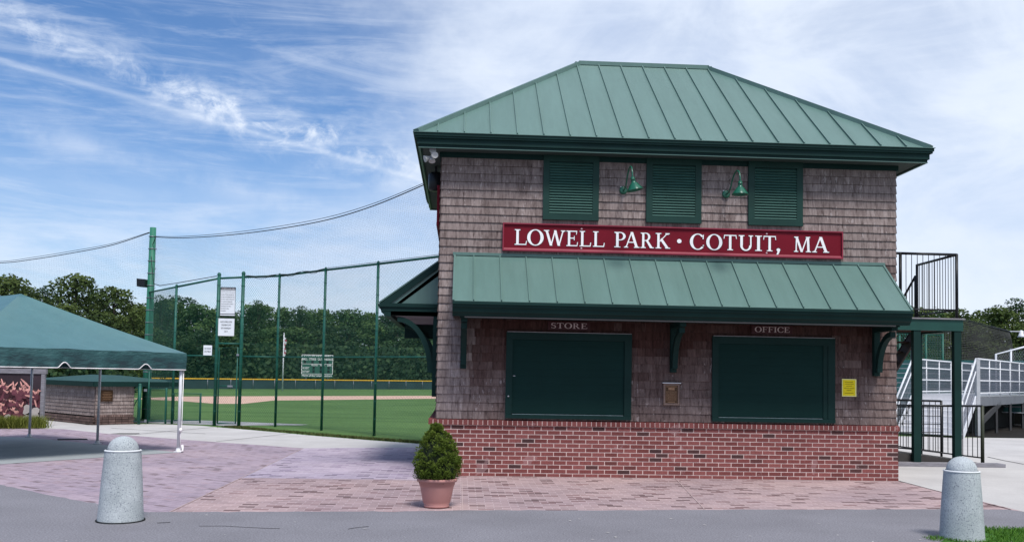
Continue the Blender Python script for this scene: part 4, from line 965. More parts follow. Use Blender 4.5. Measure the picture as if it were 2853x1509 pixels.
for i in range(3):
    z=.0+i*.07; s=-.03 if i%2 else 0.0
    while s<3.85: mb.obox(c0+dl*(s+.1)-dr*.03+V((0,0,z+.03)),dl*.096,dr*.03,V((0,0,.029)),.1+.6*r.random()); s+=.205
    s=.0
    while s<1.1:
        mb.obox(c0+dr*(s+.09)-dl*.03+V((0,0,z+.03)),dr*.088,dl*.029,V((0,0,.029)),.1+.6*r.random()); s+=.19
s=.0
while s<1.1: mb.obox(c0+dr*(s+.02)-dl*.035+V((0,0,.232)),dr*.026,dl*.03,V((0,0,.03)),.3+.6*r.random()); s+=.065
mb.build('brick_footing',pm('brown_brick',(.13,.085,.075),.2,9,.9,rv=.5),ht)
mb=MB(); ov=.12
E_=[c0-dl*ov-dr*ov,c0-dl*ov+dr*2.6,c0+dl*4.2+dr*2.6,c0+dl*4.2-dr*ov]
for i in range(4):
    p=E_[i];q=E_[(i+1)%4]; mb.bar(p+V((0,0,1.12)),q+V((0,0,1.12)),.05,.13)
mb.build('fascia',TRIM,ht)
mb=MB(); ze2=1.19; ra=c0+dl*1.1+dr*1.25+V((0,0,1.36)); rb=c0+dl*3.0+dr*1.25+V((0,0,1.36)); e=[p+V((0,0,ze2)) for p in E_]
mb.face([e[0],e[1],ra]);mb.face([e[1],e[2],rb,ra]);mb.face([e[2],e[3],rb]);mb.face([e[3],e[0],ra,rb]); mb.build('roof',pm('faded_green_roof',(.022,.065,.055),.12,2,.6),ht)
t=thing('wall_plaque','square brown plaque on the short shingled end of the dugout','plaque',tuple(c0+dr*.5))
mb=MB(); cc=c0+dr*.30-dl*.04+V((0,0,.80)); mb.obox(cc,dr*.17,dl*.012,V((0,0,.155))); mb.build('plate',BRONZE,t)
mb=MB()
for i in range(5): mb.obox(cc-dl*.014+V((0,0,.09-i*.045)),dr*(.1+.03*(i%2)),dl*.002,V((0,0,.006)))
mb.build('raised_lettering',BRONZEL,t)
# crowd photo poster in timber frame, facing the plaza
ps=thing('crowd_poster','large photo mural of a cheering crowd in a grey timber frame','poster',(-11.3,10.6,0))
X0,X1,Y=-13.2,-10.60,10.5
mb=MB(); mb.box(X0,X1,Y,Y+.03,.08,1.385); pn=mb.build('mural_panel',pm('mural_dark_maroon',(.035,.022,.028),.3,2,.6),ps)
mb=MB(); mb.box(X0,-10.48,Y-.03,Y+.08,1.386,1.515); mb.box(-10.60,-10.51,Y-.02,Y+.07,-.01,1.3855); mb.build('frame',WOODG,ps)
def disc(mb,x,z,rx,rz_,y_,a=0,n=9,rn=.5):
    mb.face([(x+rx*math.cos(t)*math.cos(a)-rz_*math.sin(t)*math.sin(a),y_,z+rx*math.cos(t)*math.sin(a)+rz_*math.sin(t)*math.cos(a)) for t in [2*PI*k/n for k in range(n)]],rn)
r=random.Random(12); sk=MB();sh=MB();hr=MB();wh=MB(); yy=Y-.002
for i in range(210):
    x=X0+.05+r.random()*(X1-X0-.1); u=(x-(-11.65))/(X1+11.65); top=1.22-(.25*max(0,u))
    z=.35+r.random()*(top-.35)
    if x>-10.95 and z<.62: continue
    s=r.uniform(.85,1.35); yy-=.00006
    disc(sh,x+r.uniform(-.02,.02),z-.12*s,.075*s,.085*s,yy,r.uniform(-.3,.3),rn=r.random()); yy-=.00006
    disc(sk,x,z,.04*s,.052*s,yy,r.uniform(-.3,.3),rn=r.random()); yy-=.00006
    disc(hr,x+.004,z+.028*s,.036*s,.022*s,yy); yy-=.00006
    if r.random()<.6:
        a=r.uniform(.3,2.8); l=r.uniform(.1,.19); disc(sk,x+l*.6*math.cos(a),z-.03+l*.6*math.sin(a),l*.55,.018,yy,a,8,rn=r.random()); yy-=.00006
for k in range(26):
    x=r.uniform(-11.0,X1-.05) if k<16 else r.uniform(X0,X1-.1); z=.12+r.uniform(0,.4)*(1 if x>-11 else .4); yy-=.00006; disc(wh,x,z,r.uniform(.05,.12),r.uniform(.03,.1),yy,r.uniform(0,1),7)
yy-=.0003; disc(sk,-10.98,1.14,.17,.026,yy,-.75); disc(sk,-10.88,.98,.11,.025,yy-.0001,-1.9); disc(sk,-10.86,.80,.13,.026,yy-.0002,-.2); disc(sk,-10.7,.62,.10,.022,yy-.0003,-1.3)
sk.build('printed_faces',pm('printed_skin',(.62,.30,.26),.2,8,.6,rv=.35),pn); sh.build('printed_shirts',pm('printed_shirts',(.10,.03,.04),.4,5,.6,rv=.6),pn); hr.build('printed_hair',pm('printed_hair',(.05,.03,.03),.2,5,.6),pn); wh.build('printed_highlights',pm('printed_cream',(.4,.35,.33),.2,5,.6),pn)
def blades(mb,r,cx,cy,n,spread,h,w,lean=.5,z0=0,spy=None):
    for i in range(n):
        x=cx+r.gauss(0,spread);y=cy+r.gauss(0,spy or spread); a=r.uniform(0,2*PI); l=r.uniform(.1,lean); hh=h*r.uniform(.55,1.1); d=V((math.cos(a)*l*hh,math.sin(a)*l*hh,hh)); s=V((-math.sin(a+r.uniform(-1,1)),math.cos(a),0))*w
        b=V((x,y,z0)); rn=r.random()
        mb.face([b-s,b+s,b+d*.55+s*.8,b+d*.55-s*.8],rn); mb.face([b+d*.55-s*.8,b+d*.55+s*.8,b+d+V((math.cos(a),math.sin(a),-.3))*hh*l*.35],rn)
r=random.Random(33)
for i,(x,y,lb) in enumerate(((-11.9,9.75,'yellow green grass clump at the photo edge in front of the crowd poster'),(-11.45,9.85,'yellow green grass clump below the middle of the crowd poster'),(-11.0,10.0,'yellow green grass clump in front of the crowd poster, second from its right post'),(-10.62,10.2,'yellow green grass clump at the foot of the poster right post'))):
    mb=MB(); blades(mb,r,x,y,900,.15,.34,.006,.8); o=mb.build('ornamental_grass',TUFT); tag(o,lb,'grass clump','ornamental grass clumps below the poster')
# rough grass strip at the fence foot
mb=MB(); line=[(-6.2,11.85),(-5.12,10.85),(-3.17,8.95),(-1.76,7.75),(-.5,6.8)]
for a,b in zip(line[:-1],line[1:]):
    for k in range(34):
        f=k/34; blades(mb,r,lerp(a[0],b[0],f)+.12,lerp(a[1],b[1],f)+.12,26,.13,.07,.006,1.0,-.02)
kind(mb.build('rough_grass',WEED),'stuff','rough grass along the foot of the tall fence')
# lawn at the lower right
mb=MB(); LP=[(5.95,-4.93),(6.3,-4.82),(9.5,-4.75),(12,-5.2),(12,-8),(5.3,-8),(5.15,-5.7),(5.35,-5.45)]
for x,y in LP: pass
mb.face([(x,y,.004) for x,y in LP]); kind(mb.build('lawn',pm('lawn_soil_green',(.04,.12,.015),.3,12,.95)))
mb=MB()
for i in range(15000):
    x=r.uniform(5.3,8.2);y=r.uniform(-6.6,-4.78)
    if x<5.95 and y>-5.35-(5.95-x)*.1: continue
    if x<6.0 and y>-4.95: continue
    if math.hypot(x-5.515,y+5.45)<.26: continue
    blades(mb,r,x,y,1,.01,.045,.0035,1.2,.004)
for i in range(260): blades(mb,r,r.uniform(5.12,5.42),r.uniform(-5.62,-5.40),1,.01,.04,.003,1.3,.002)
kind(mb.build('lawn_grass',BLADE),'stuff','short bright green lawn grass beside the right bollard')
# ================================================================== RIGHT BACKGROUND
R0=V((16.0,12.85,0)); L0=V((14.72,14.35,0)); ru=V((.66,.75,0)).normalized(); zt=1.22; zrail=2.32
wk=thing('bleacher_walkway','raised silver aluminium walkway with stairs and chain link guard rails','walkway',tuple(R0))
mb=MB(); WL=9
mb.prism([R0+V((0,0,zt-.06)),R0+ru*WL+V((0,0,zt-.06)),L0+ru*WL+V((0,0,zt-.06)),L0+V((0,0,zt-.06))],(0,0,.06)); mb.build('deck_planks',ALU,wk)
mb=MB(); mb.bar(R0+V((0,0,zt-.2)),R0+ru*WL+V((0,0,zt-.2)),.06,.26); mb.bar(L0+V((0,0,zt-.2)),L0+ru*WL+V((0,0,zt-.2)),.06,.26); mb.bar(R0+V((0,0,zt-.2)),L0+V((0,0,zt-.2)),.055,.26); mb.build('edge_beam',pm('grey_beam',(.17,.175,.195),.12,4,.5),wk)
mb=MB()
for s in (.4,2.6,4.8,7): 
    for q in (R0,L0): mb.bar(q+ru*s+V((0,0,-.01)),q+ru*s+V((0,0,zt-.3)),.07)
mb.bar(R0+ru*.3+V((0,0,.35)),R0+ru*3.2+V((0,0,.95)),.06,.18); mb.bar(R0+ru*.3+(L0-R0)*.5+V((0,0,.25)),R0+ru*4+(L0-R0)*.5+V((0,0,.9)),.05,.12); mb.build('support_frame',pm('dull_steel',(.045,.045,.048),.2,4,.7),wk)
def guard(q,L_,name='guard_rail'):
    mb=MB()
    for z,rr_ in ((zrail,.028),(zrail-.27,.024),(zrail-.66,.024),(zt+.06,.026)): mb.tube([q+V((0,0,z)),q+ru*L_+V((0,0,z))],rr_,8)
    s=0
    while s<=L_: mb.tube([q+ru*s+V((0,0,zt-.3)),q+ru*s+V((0,0,zrail))],.026,8); s+=1.6
    g=mb.build(name,WHITEP,wk); mb=MB(); e=q+ru*L_; chain(mb,(q.x,q.y),(e.x,e.y),zt+.06,zrail-.02,.06,57,.0055); mb.build('chain_link_mesh',GREYM,g)
guard(R0,WL); guard(L0,WL)
mb=MB(); mb.bar(R0+V((0,0,0)),R0+V((0,0,zrail)),.11); mb.bar(L0,L0+V((0,0,zrail)),.06); mb.build('corner_post',ALU,wk)
sd=-ru; run=1.75
mb=MB()
for i in range(7):
    zz=zt-(i+1)*zt/7.5; c_=(R0+L0)/2+sd*(i*run/7+.12); mb.obox(c_+V((0,0,zz)),sd*.14,(R0-L0)*.47,V((0,0,.02))); mb.obox(c_-sd*.12+V((0,0,zz+.085)),sd*.008,(R0-L0)*.47,V((0,0,.075)))
mb.build('stair_treads',pm('pale_treads',(.68,.67,.68),.06,5,.6),wk)
mb=MB(); mb.bar(R0+sd*.045+V((0,0,zt-.13)),L0+sd*.045+V((0,0,zt-.13)),.02,.24); mb.build('landing_fascia',pm('pale_fascia',(.62,.61,.62),.06,5,.6),wk)
for q in (R0+(L0-R0)*.02,L0):
    mb=MB(); e=q+sd*run
    mb.tube([q+V((0,0,zrail)),e+V((0,0,zrail-1.25))],.03,8); mb.tube([q+V((0,0,zrail-.35)),e+V((0,0,zrail-1.6))],.024,8); mb.tube([e+V((0,0,zrail-1.25)),e+V((0,0,0))],.03,8); mb.bar(q+V((0,0,zt-.1)),e+V((0,0,.02)),.04,.2)
    g=mb.build('stair_rail',WHITEP,wk)
    mb=MB()
    for k in range(26):
        f=k/25; b_=lerp(q,e,f); z1_=zrail-1.25*f; 
        mb.tube([b_+V((0,0,z1_)),b_+sd*.25*(1 if f<.86 else 0)+V((0,0,z1_-.35-.9*1))],.004,3,False)
        if f<.9: mb.tube([b_+V((0,0,z1_-.9)),b_+sd*.12+V((0,0,z1_-.10))],.004,3,False)
    mb.build('chain_link_mesh',GREYM,g)
# bleachers behind
bl=thing('bleachers','silver bleacher rows with green risers beyond the walkway','bleachers',(21,24,0))
mb=MB(); mr=MB(); bu=V((.75,-.66,0)).normalized(); bb=V((.66,.75,0)).normalized(); o0=V((17.2,21.2,0))
for i in range(10):
    p=o0+bb*(i*.42)+V((0,0,.55+i*.2)); 
    mb.obox(p+bu*4.5,bu*5.2,bb*.11,V((0,0,.018))); mr.obox(p+bu*4.5+bb*.2+V((0,0,.08)),bu*5.2,bb*.01,V((0,0,.09)))
mb.build('seat_planks',ALU,bl); mr.build('riser_panels',pm('teal_risers',(.03,.11,.105),.15,3,.6),bl)
mb=MB()
for k in range(6):
    p=o0+bu*(k*1.9-.3); mb.bar(p+V((0,0,0)),p+bb*4+V((0,0,2.3)),.06); mb.bar(p+bb*4+V((0,0,0)),p+bb*4+V((0,0,3.0)),.06)
mb.build('bleacher_frame',GREYM,bl)
ws=thing('shade_screen','added dark screen standing in for shade under the bleacher walkway','screen',tuple(R0+ru*3))
mb=MB(); p=L0+ru*.9+V((0,0,.45)); q=L0+ru*12+V((0,0,.45)); mb.bar(p,q,.03,.85); q2=R0+ru*9.2; mb.bar(L0+ru*9.4+V((0,0,.45)),q2+V((4,-2,.45)),.03,.85); qq=R0+(L0-R0)*.35+ru*.7; mb.bar(qq+V((0,0,.42)),qq+ru*8.5+V((0,0,.42)),.03,.82); mb.build('screen',DARK,ws)  # dark panels added where only shade lies below the walkway
# upper ramp rail
ur=thing('upper_rail','white sloping pipe rail behind the walkway at the right edge','railing',(20.8,20,0))
mb=MB(); mb.tube([(20.76,20,0),(20.76,20,2.70),(21.9,20,3.0),(24,20,3.55)],.04,8); mb.tube([(21.35,20,0),(21.35,20,2.86)],.035,8); mb.tube([(22.6,20,0),(22.6,20,3.2)],.035,8); ur_=mb.build('pipe_rail',WHITEP,ur)
mb=MB(); chain(mb,(20.76,20),(24,20),1.2,2.7,.08,57,.004,z1b=3.5); mb.build('chain_link_mesh',GREYM,ur)
# green tall fence far right
gf=thing('far_green_fence','tall green fence panels seen beneath the raised deck','fence',(20,25,0))
for x,z in ((18.1,3.6),(19.38,3.6),(20.55,3.7),(21.3,3.7)):
    mb=MB(); mb.tube([(x,25,0),(x,25,z)],.05,8); mb.build('post',FENCEG,gf)
mb=MB()
for z in (1.63,2.25,3.65): mb.tube([(17.5,25,z),(21.3,25,z)],.022,6)
mb.build('rail',FENCEG,gf); mb=MB(); chain(mb,(17.5,25),(21.3,25),.1,3.65,.09,57,.011); mb.build('chain_link_mesh',FENCEG,gf)
net('batting_net',[(22.3,30,4.7),(24.93,30,4.62),(26.16,30,4.38),(27.3,30,4.15)],[(22.3,30,.6),(24.93,30,.7),(26.3,30,.8),(27.9,30,.9)],72,46,.012,'dark batting cage net with sagging top edge before the right trees',.03,pm('dark_net',(.075,.075,.075),.2,5,.9))
lp=thing('field_light','small white light fixture on a horizontal pipe at the right photo edge','lamp',(28,30,0))
mb=MB(); mb.tube([(27.3,30,4.15),(29.5,30,4.15)],.03,6); mb.tube([(29.5,30,0),(29.5,30,4.3)],.05,8); mb.build('pipe',WHITEP,lp)
mb=MB(); mb.lathe((27.9,30,4.2),[(.03,.02),(.06,0),(.14,-.25),(.2,-.33),(.0,-.3)],14); mb.build('shade',WHITEP,lp)
# ================================================================== TREES
def crown(seed,kindc='oak',H=10.,Rr=3.4,nb=20,nl=230,ls=.30,low=.12):
    r=random.Random(seed); mb=MB(); blobs=[]
    for i in range(nb):
        f=(i+.5)/nb; z=H*(low+(1-low-.10)*f); 
        env=math.sin(PI*min(1,max(.12,(f*.82+.14))))**.6
        if kindc=='pine': env*=.9 if f<.75 else .8
        a=i*2.4+r.uniform(-.5,.5); rad=Rr*env*r.uniform(.35,.85); br=Rr*r.uniform(.34,.5)*(1-.35*f)
        blobs.append((V((math.cos(a)*rad,math.sin(a)*rad,z)),br,r.random()))
    blobs.append((V((r.uniform(-.4,.4),0,H-Rr*.30)),Rr*.28,r.random()))
    for c,br,cr in blobs:
        sq=V((1,1,.72 if kindc=='pine' else .85))
        for k in range(nl):
            d=V((r.gauss(0,1),r.gauss(0,1),r.gauss(0,1)+.2)).normalized()
            wob=1+.32*noise.noise(d*2.2+c*1.3)
            p=c+V((d.x*sq.x,d.y*sq.y,d.z*sq.z))*br*wob*r.uniform(.72,1.08)
            if p.z<.1: continue
            nrm=(d+V((r.gauss(0,.5),r.gauss(0,.5),r.gauss(0,.5)))).normalized(); u=nrm.orthogonal().normalized(); u=Matrix.Rotation(r.uniform(0,6.28),3,nrm)@u; w=nrm.cross(u); s=ls*r.uniform(.5,1.15)
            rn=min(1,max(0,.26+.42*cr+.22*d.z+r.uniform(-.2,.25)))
            mb.face([p-u*s*.5,p+w*s*.35,p+u*s*.55,p-w*s*.4],rn)
    return mb,blobs
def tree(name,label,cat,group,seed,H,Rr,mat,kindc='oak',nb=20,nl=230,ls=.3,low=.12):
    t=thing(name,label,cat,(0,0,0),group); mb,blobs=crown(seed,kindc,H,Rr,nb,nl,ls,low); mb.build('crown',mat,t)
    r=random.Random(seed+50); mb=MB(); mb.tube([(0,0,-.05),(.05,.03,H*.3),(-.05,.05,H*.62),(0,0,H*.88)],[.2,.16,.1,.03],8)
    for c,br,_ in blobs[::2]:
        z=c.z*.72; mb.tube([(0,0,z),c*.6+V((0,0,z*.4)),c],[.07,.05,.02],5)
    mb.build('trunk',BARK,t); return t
protos=[tree('broadleaf_tree','','tree',None,101,10,3.3,LEAFA,nb=22),tree('broadleaf_tree','','tree',None,102,10,3.7,LEAFA,nb=24),tree('broadleaf_tree','','tree',None,103,10,2.9,LEAFC,nb=20),tree('broadleaf_tree','','tree',None,107,10,3.5,LEAFC,nb=22),
  tree('pine_tree','','tree',None,104,10,3.0,LEAFB,'pine',22,250,.27,.10),tree('pine_tree','','tree',None,105,10,3.5,LEAFB,'pine',24,250,.27,.10),
  tree('pitch_pine','','tree',None,106,10,2.6,LEAFC,'pine',26,150,.20,.35)]
used=set()
def plant(pi,x,y,H,label,group,wid=1.0,rot=None):
    p=protos[pi]
    if pi not in used: used.add(pi); o=p
    else: o=copy_tree(p)
    s=H/10; o.location=(x,y,-.02); o.scale=(s*wid,s*wid,s); o.rotation_euler=(0,0,rnd.uniform(0,6.28) if rot is None else rot)
    tag(o,label,'tree',group); return o
r=rnd
GB='wood behind the outfield fence'
back=[(-33.8,88,7.9),(-35.4,97,9.1),(-32.0,91,9.1),(-33.2,99,10.1),(-28.5,90,8.6),(-28.4,97,8.6),(-28.4,104,8.8),(-23.8,95,9.1),(-24.9,107,9.9),(-20.9,99,9.0),(-20.0,109,9.6),(-16.5,101,9.1),(-15.9,112,9.5),(-13.0,103,9.3),(-12.1,114,9.6),(-9.0,106,8.9),(-7.3,116,10.4),(-3.9,104,9.4),(-1.8,112,10.7),(2.0,108,10.5),(6,106,9.6),(11,108,10),(16,106,9.5),(22,108,10)]
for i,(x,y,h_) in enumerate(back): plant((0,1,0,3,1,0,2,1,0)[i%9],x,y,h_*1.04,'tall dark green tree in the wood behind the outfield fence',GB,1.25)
b2_=[(-29.6,78,5.9),(-28.2,80,5.9),(-25.9,82,6.2),(-23.9,84,6.0),(-22.2,86,6.5),(-19.9,88,6.5),(-17.6,90,6.8),(-15.1,92,6.6),(-12.6,94,6.9),(-9.8,95,7.0),(-7.0,96,7.4),(-4.1,97,7.5),(-1,98,7.3),(2.5,98,7.4),(7,99,7.3),(12,99,7.3)]
for i,(x,y,h_) in enumerate(b2_): plant((0,3,2,0,3,1)[i%6],x,y,h_*r.uniform(.9,1.08),'lower bushy tree along the front of the wood behind the outfield fence','front row of the wood',1.5)
pk=[(-26.2,92,9.6,'spiky dark pine top rising just above the gate signs'),(-22.6,93,9.5,'spiky pine top rising right of the gate signs'),(-18.4,96,9.2,'spiky pine top rising above the wood right of the flagpole'),(-6.0,108,9.9,'spiky pine top rising left of the porch eave'),(-31.2,86,9.3,'spiky pine top just right of the tall pole')]
for x,y,h_,lb in pk: plant(6,x,y,h_+.25,lb,None,.9)
left=[(-31.0,48,7.3,4,'pine at the left edge of the photo above the tent ridge'),(-28.2,46,7.4,5,'broad pine behind the peak of the tent'),(-30.7,54,7.2,4,'pine rising right of the tent peak, lower than its neighbours'),(-31.9,60,7.9,6,'thin topped pine showing sky through it, right of the tent peak'),(-25.6,50,7.9,5,'tallest dark pine on the left, above the tent slope'),(-26.6,56,7.4,6,'narrow pine just right of the tallest left pine'),(-22.3,48,6.9,4,'rounded pine immediately left of the tall green pole'),(-23.1,54,6.3,5,'pine partly hidden behind the tall green pole'),(-23.9,44,5.5,5,'bushy olive green pine low behind the tent slope'),(-25.5,42,5.8,4,'olive green pine low behind the tent peak'),(-20.6,43,4.9,4,'small bushy pine beside the foot of the tall pole'),(-29.0,40,5.2,5,'small bushy pine low behind the tent at the photo edge'),(-22.2,41,4.2,5,'lowest bushy pine behind the tent valance')]
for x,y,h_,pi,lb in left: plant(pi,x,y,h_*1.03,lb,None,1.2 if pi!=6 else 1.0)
rt=[(28.9,52,7.3,1,'tree hidden behind the right corner of the ticket building'),(34.5,60,7.8,4,'tree seen through the deck railing at its left end'),(39.0,66,8.6,0,'distant tree seen between the deck railing bars'),(35.2,55,7.5,5,'olive tree seen below the raised deck beam'),(40.2,62,8.0,1,'distant tree behind the deck post'),(38.7,56,7.5,4,'olive tree just right of the deck railing'),(36.5,50,6.4,5,'lower tree above the dark batting net'),(42.1,58,7.6,4,'tree in the dip of the skyline right of the deck'),(38.7,50,7.4,5,'rounded tree near the right edge with gaps of sky'),(43.6,56,8.5,6,'dark pine top at the right edge of the photo'),(42.6,52,7.9,5,'tree at the right edge behind the small white light'),(34.6,46,5.6,4,'low bushy tree behind the batting net, left half'),(36.6,44,5.7,5,'low bushy tree behind the batting net, right half'),(31.7,46,5.5,4,'low bushy tree under the raised deck'),(40.2,46,6.0,1,'low dark tree behind the upper ramp rail'),(34,40,3.6,3,'dark low tree behind the bleachers')]
for x,y,h_,pi,lb in rt: plant(pi,x,y,h_*1.0,lb,None,1.15)
# understorey mass
mb=MB(); r=random.Random(77)
for i in range(26000):
    f=r.random(); x=lerp(-46,16,f); yb_=lerp(72,97,f) if x<-20 else lerp(80,97,(x+20)/36); y=yb_+r.uniform(0,6); z=min(4.2,abs(r.gauss(0,1.9)))
    n=V((r.gauss(0,.6),-1,r.gauss(.3,.6))).normalized(); u=n.orthogonal().normalized(); u=Matrix.Rotation(r.uniform(0,6.28),3,n)@u; w=n.cross(u); s=r.uniform(.12,.32); p=V((x,y,z)); mb.face([p-u*s,p+w*s*.8,p+u*s,p-w*s*.8],r.random()*.9)
kind(mb.build('undergrowth',LEAFC),'stuff','dark undergrowth below the wood behind the outfield')
mb=MB()
for i in range(11000):
    x=r.uniform(-40,-19) ; y=38+abs(x+19)*.25+r.uniform(0,5); z=min(2.6,abs(r.gauss(0,1.3))); n=V((r.gauss(0,.6),-1,r.gauss(.3,.6))).normalized(); u=n.orthogonal().normalized(); u=Matrix.Rotation(r.uniform(0,6.28),3,n)@u; w=n.cross(u); s=r.uniform(.08,.2); p=V((x,y,z)); mb.face([p-u*s,p+w*s*.8,p+u*s,p-w*s*.8],r.random())
for i in range(12000):
    x=r.uniform(26,56); y=42+r.uniform(0,6); z=min(3,abs(r.gauss(0,1.5))); n=V((r.gauss(0,.6),-1,r.gauss(.3,.6))).normalized(); u=n.orthogonal().normalized(); u=Matrix.Rotation(r.uniform(0,6.28),3,n)@u; w=n.cross(u); s=r.uniform(.08,.2); p=V((x,y,z)); mb.face([p-u*s,p+w*s*.8,p+u*s,p-w*s*.8],r.random())
kind(mb.build('undergrowth',LEAFC),'stuff','dark undergrowth below the nearer trees')
# ================================================================== WORLD + SUN
wd=bpy.data.worlds.new('World'); S.world=wd; wd.use_nodes=True; nt=wd.node_tree; N=nt.nodes; Lk=nt.links.new
bg=N['Background']; SE,SR=R(60),R(165)
sky=N.new('ShaderNodeTexSky'); sky.sky_type='NISHITA'; sky.sun_disc=False; sky.sun_elevation=SE; sky.sun_rotation=SR; sky.air_density=1.0; sky.dust_density=.6; sky.ozone_density=1.6
tc=N.new('ShaderNodeTexCoord'); D=tc.outputs['Generated']
def M(op,a,b=0,c=None):
    x=N.new('ShaderNodeMath'); x.operation=op
    for i,v in enumerate((a,b,c)):
        if v is None: continue
        if hasattr(v,'is_linked'): Lk(v,x.inputs[i])
        else: x.inputs[i].default_value=v
    return x.outputs[0]
def VM(op,a,b):
    x=N.new('ShaderNodeVectorMath'); x.operation=op
    for i,v in enumerate((a,b)):
        if hasattr(v,'is_linked'): Lk(v,x.inputs[i])
        else: x.inputs[i].default_value=v
    return x
def SS(v,a,b):
    x=N.new('ShaderNodeMapRange'); x.interpolation_type='SMOOTHSTEP'; Lk(v,x.inputs[0]); x.inputs[1].default_value=a; x.inputs[2].default_value=b; return x.outputs[0]
def NZ(vec,scale,detail=6,rough=.6,sc=(1,1,1),rot=(0,0,0),dist=0):
    mp=N.new('ShaderNodeMapping'); Lk(vec,mp.inputs[0]); mp.inputs['Scale'].default_value=sc; mp.inputs['Rotation'].default_value=rot
    n=N.new('ShaderNodeTexNoise'); Lk(mp.outputs[0],n.inputs['Vector']); n.inputs['Scale'].default_value=scale; n.inputs['Detail'].default_value=detail; n.inputs['Roughness'].default_value=rough; n.inputs['Distortion'].default_value=dist; return n.outputs[0]
sep=N.new('ShaderNodeSeparateXYZ'); Lk(D,sep.inputs[0]); X_,Y_,Z_=sep.outputs
zc=M('MAXIMUM',Z_,.02)
cmb=N.new('ShaderNodeCombineXYZ'); Lk(M('DIVIDE',X_,M('ADD',zc,.12)),cmb.inputs[0]); Lk(M('DIVIDE',Y_,M('ADD',zc,.12)),cmb.inputs[1]); CP=cmb.outputs[0]
az=M('DIVIDE',X_,M('MAXIMUM',M('ABSOLUTE',Y_),.05))       # tan azimuth
# streak bands (great circles)
def band(n,A_,t_,w,s0,s1,strength,nz=None,fuzz=.004,wob=.006):
    d=VM('DOT_PRODUCT',D,n).outputs['Value']; along=VM('DOT_PRODUCT',D,t_).outputs['Value']; base=VM('DOT_PRODUCT',D,A_).outputs['Value']
    if wob: d=M('ADD',d,M('MULTIPLY',M('SUBTRACT',NZ(D,9,5,.6),.5),wob))
    q=M('DIVIDE',d,w); g=M('POWER',2.718,M('MULTIPLY',M('MULTIPLY',q,q),-1))
    m=M('MULTIPLY',SS(along,s0-.05,s0+.02),M('SUBTRACT',1,SS(along,s1-.06,s1+.06)))
    m=M('MULTIPLY',m,SS(base,0,.2))
    o=M('MULTIPLY',M('MULTIPLY',g,m),strength)
    if nz is not None: o=M('MULTIPLY',o,nz)
    return o
puff=SS(NZ(D,26,7,.62,(1,1,1.6),(0,0,0),.4),.40,.62)
fine=SS(NZ(D,14,6,.6),.3,.75)
rip=SS(NZ(D,60,5,.65,(1,1,1.2),(0,.25,0),.6),.36,.64)
wisp=SS(NZ(D,7,8,.66,(.55,.55,4.5),(0,.42,0),.9),.44,.70)
wisp2=SS(NZ(D,13,8,.68,(.5,.5,4.0),(0,.2,0),1.2),.46,.72)
SA=((-.3676,.1578,-.9165),(-.4099,.8571,.312),(.8347,.4904,-.2504))
pr=M('MULTIPLY',puff,M('ADD',M('MULTIPLY',rip,.55),.45))
Bs=[band((-.3676,.1578,-.9165),SA[1],SA[2],.0165,-.2,.25,.55,pr,wob=.03),
    band((-.3876,.1478,-.9165),SA[1],SA[2],.040,-.2,.36,.34,M('MULTIPLY',wisp2,fine),wob=.03),
    band((-.3276,.1678,-.9165),SA[1],SA[2],.022,.2,.50,.38,pr,wob=.04),
    band((-.2447,.1843,-.9519),(-.4211,.8641,.2756),(.8734,.4683,-.1339),.0028,-.2,.5,.27,None,wob=.003),
    band((-.2447,.1843,-.9519),(-.4211,.8641,.2756),(.8734,.4683,-.1339),.010,-.2,.5,.10,fine,wob=.012),
    band((-.2349,.1284,-.9635),(-.4252,.8778,.2206),(.8741,.4615,-.1516),.012,-.2,.33,.42,fine,wob=.008),
    band((-.2669,.1973,-.9433),(-.2134,.9424,.2575),(.9398,.27,-.2094),.012,-.06,.22,.5,pr,wob=.03)]
cirr=SS(NZ(CP,1.5,8,.62,(1,2.2,1),(0,0,.5),.8),.50,.80)
cirr2=SS(NZ(D,5.5,8,.62,(1,1,3.0),(0,.22,0),.6),.46,.74)
rightm=SS(M('ADD',M('ADD',az,M('MULTIPLY',M('SUBTRACT',NZ(D,4.5,6,.6,(1,1,1.5)),.5),.75)),M('MULTIPLY',Z_,.25)),-.20,.30)
rcl=SS(NZ(D,6.5,7,.58,(1,1,1.7),(0,0,0),.5),.28,.62)
rmass=M('MULTIPLY',rightm,M('ADD',M('MULTIPLY',rcl,.34),.62))
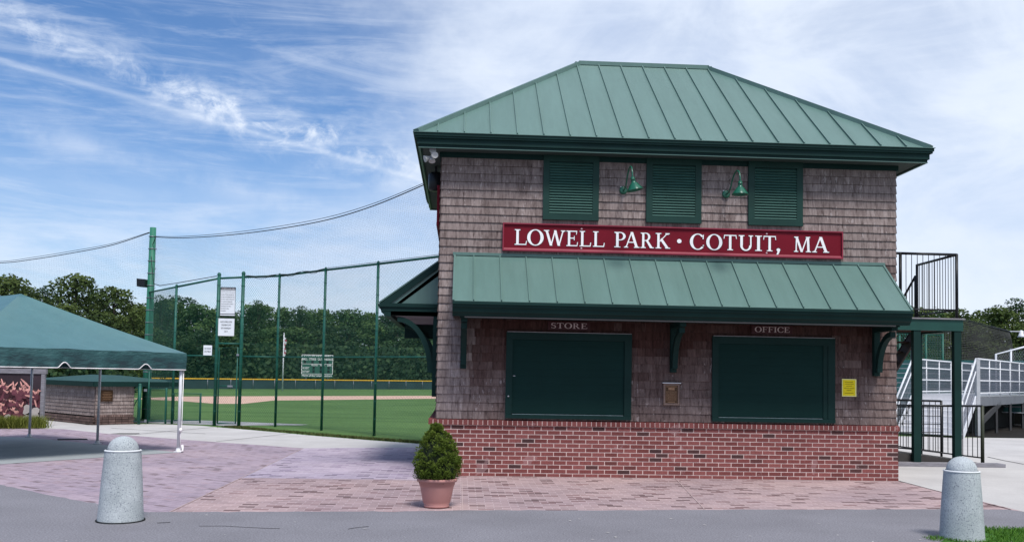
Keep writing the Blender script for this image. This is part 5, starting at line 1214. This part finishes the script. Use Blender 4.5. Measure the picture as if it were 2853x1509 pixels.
lowl=M('MULTIPLY',M('SUBTRACT',1,SS(Z_,.10,.20)),SS(NZ(D,5,6,.6,(1,1,4),(0,0,0),.3),.35,.62))
haze=M('MULTIPLY',M('SUBTRACT',1,SS(Z_,.02,.28)),.42)
veil=M('MULTIPLY',SS(NZ(D,3,6,.65,(1,1,4),(0,.3,0),.5),.3,.75),.08)
tot=None
for b_ in Bs: tot=b_ if tot is None else M('ADD',tot,b_)
for e_ in (M('MULTIPLY',cirr2,.16),M('MULTIPLY',wisp,.30),M('MULTIPLY',wisp2,.16),rmass,M('MULTIPLY',lowl,.60),haze,veil): tot=M('SUBTRACT',1,M('MULTIPLY',M('SUBTRACT',1,M('MINIMUM',tot,1)),M('SUBTRACT',1,e_)))
above=SS(Y_,-.5,-.1)
tot=M('MINIMUM',tot,.97)
mx=N.new('ShaderNodeMix'); mx.data_type='RGBA'; Lk(tot,mx.inputs[0])
cc_=N.new('ShaderNodeMix'); cc_.data_type='RGBA'; Lk(NZ(D,3.2,6,.6,(1,1,2),(0,0,0),.3),cc_.inputs[0]); cc_.inputs[6].default_value=(6.0,7.1,9.3,1); cc_.inputs[7].default_value=(9.6,10.2,10.9,1)
hs=N.new('ShaderNodeMix'); hs.data_type='RGBA'; hs.blend_type='MULTIPLY'; hs.inputs[0].default_value=1; Lk(sky.outputs[0],hs.inputs[6]); hs.inputs[7].default_value=(.68,.97,1.30,1)
Lk(hs.outputs[2],mx.inputs[6]); Lk(cc_.outputs[2],mx.inputs[7]); Lk(mx.outputs[2],bg.inputs[0]); bg.inputs[1].default_value=.078
wd.cycles.sampling_method='AUTOMATIC'
sl=bpy.data.lights.new('sun','SUN'); sl.energy=2.9; sl.angle=R(16); sl.color=(1,.97,.93); so=bpy.data.objects.new('sun',sl); COL.objects.link(so)
sdir=V((math.sin(SR)*math.cos(SE),math.cos(SR)*math.cos(SE),math.sin(SE)))   # towards the sun
so.rotation_euler=sdir.to_track_quat('Z','Y').to_euler(); so.location=sdir*50
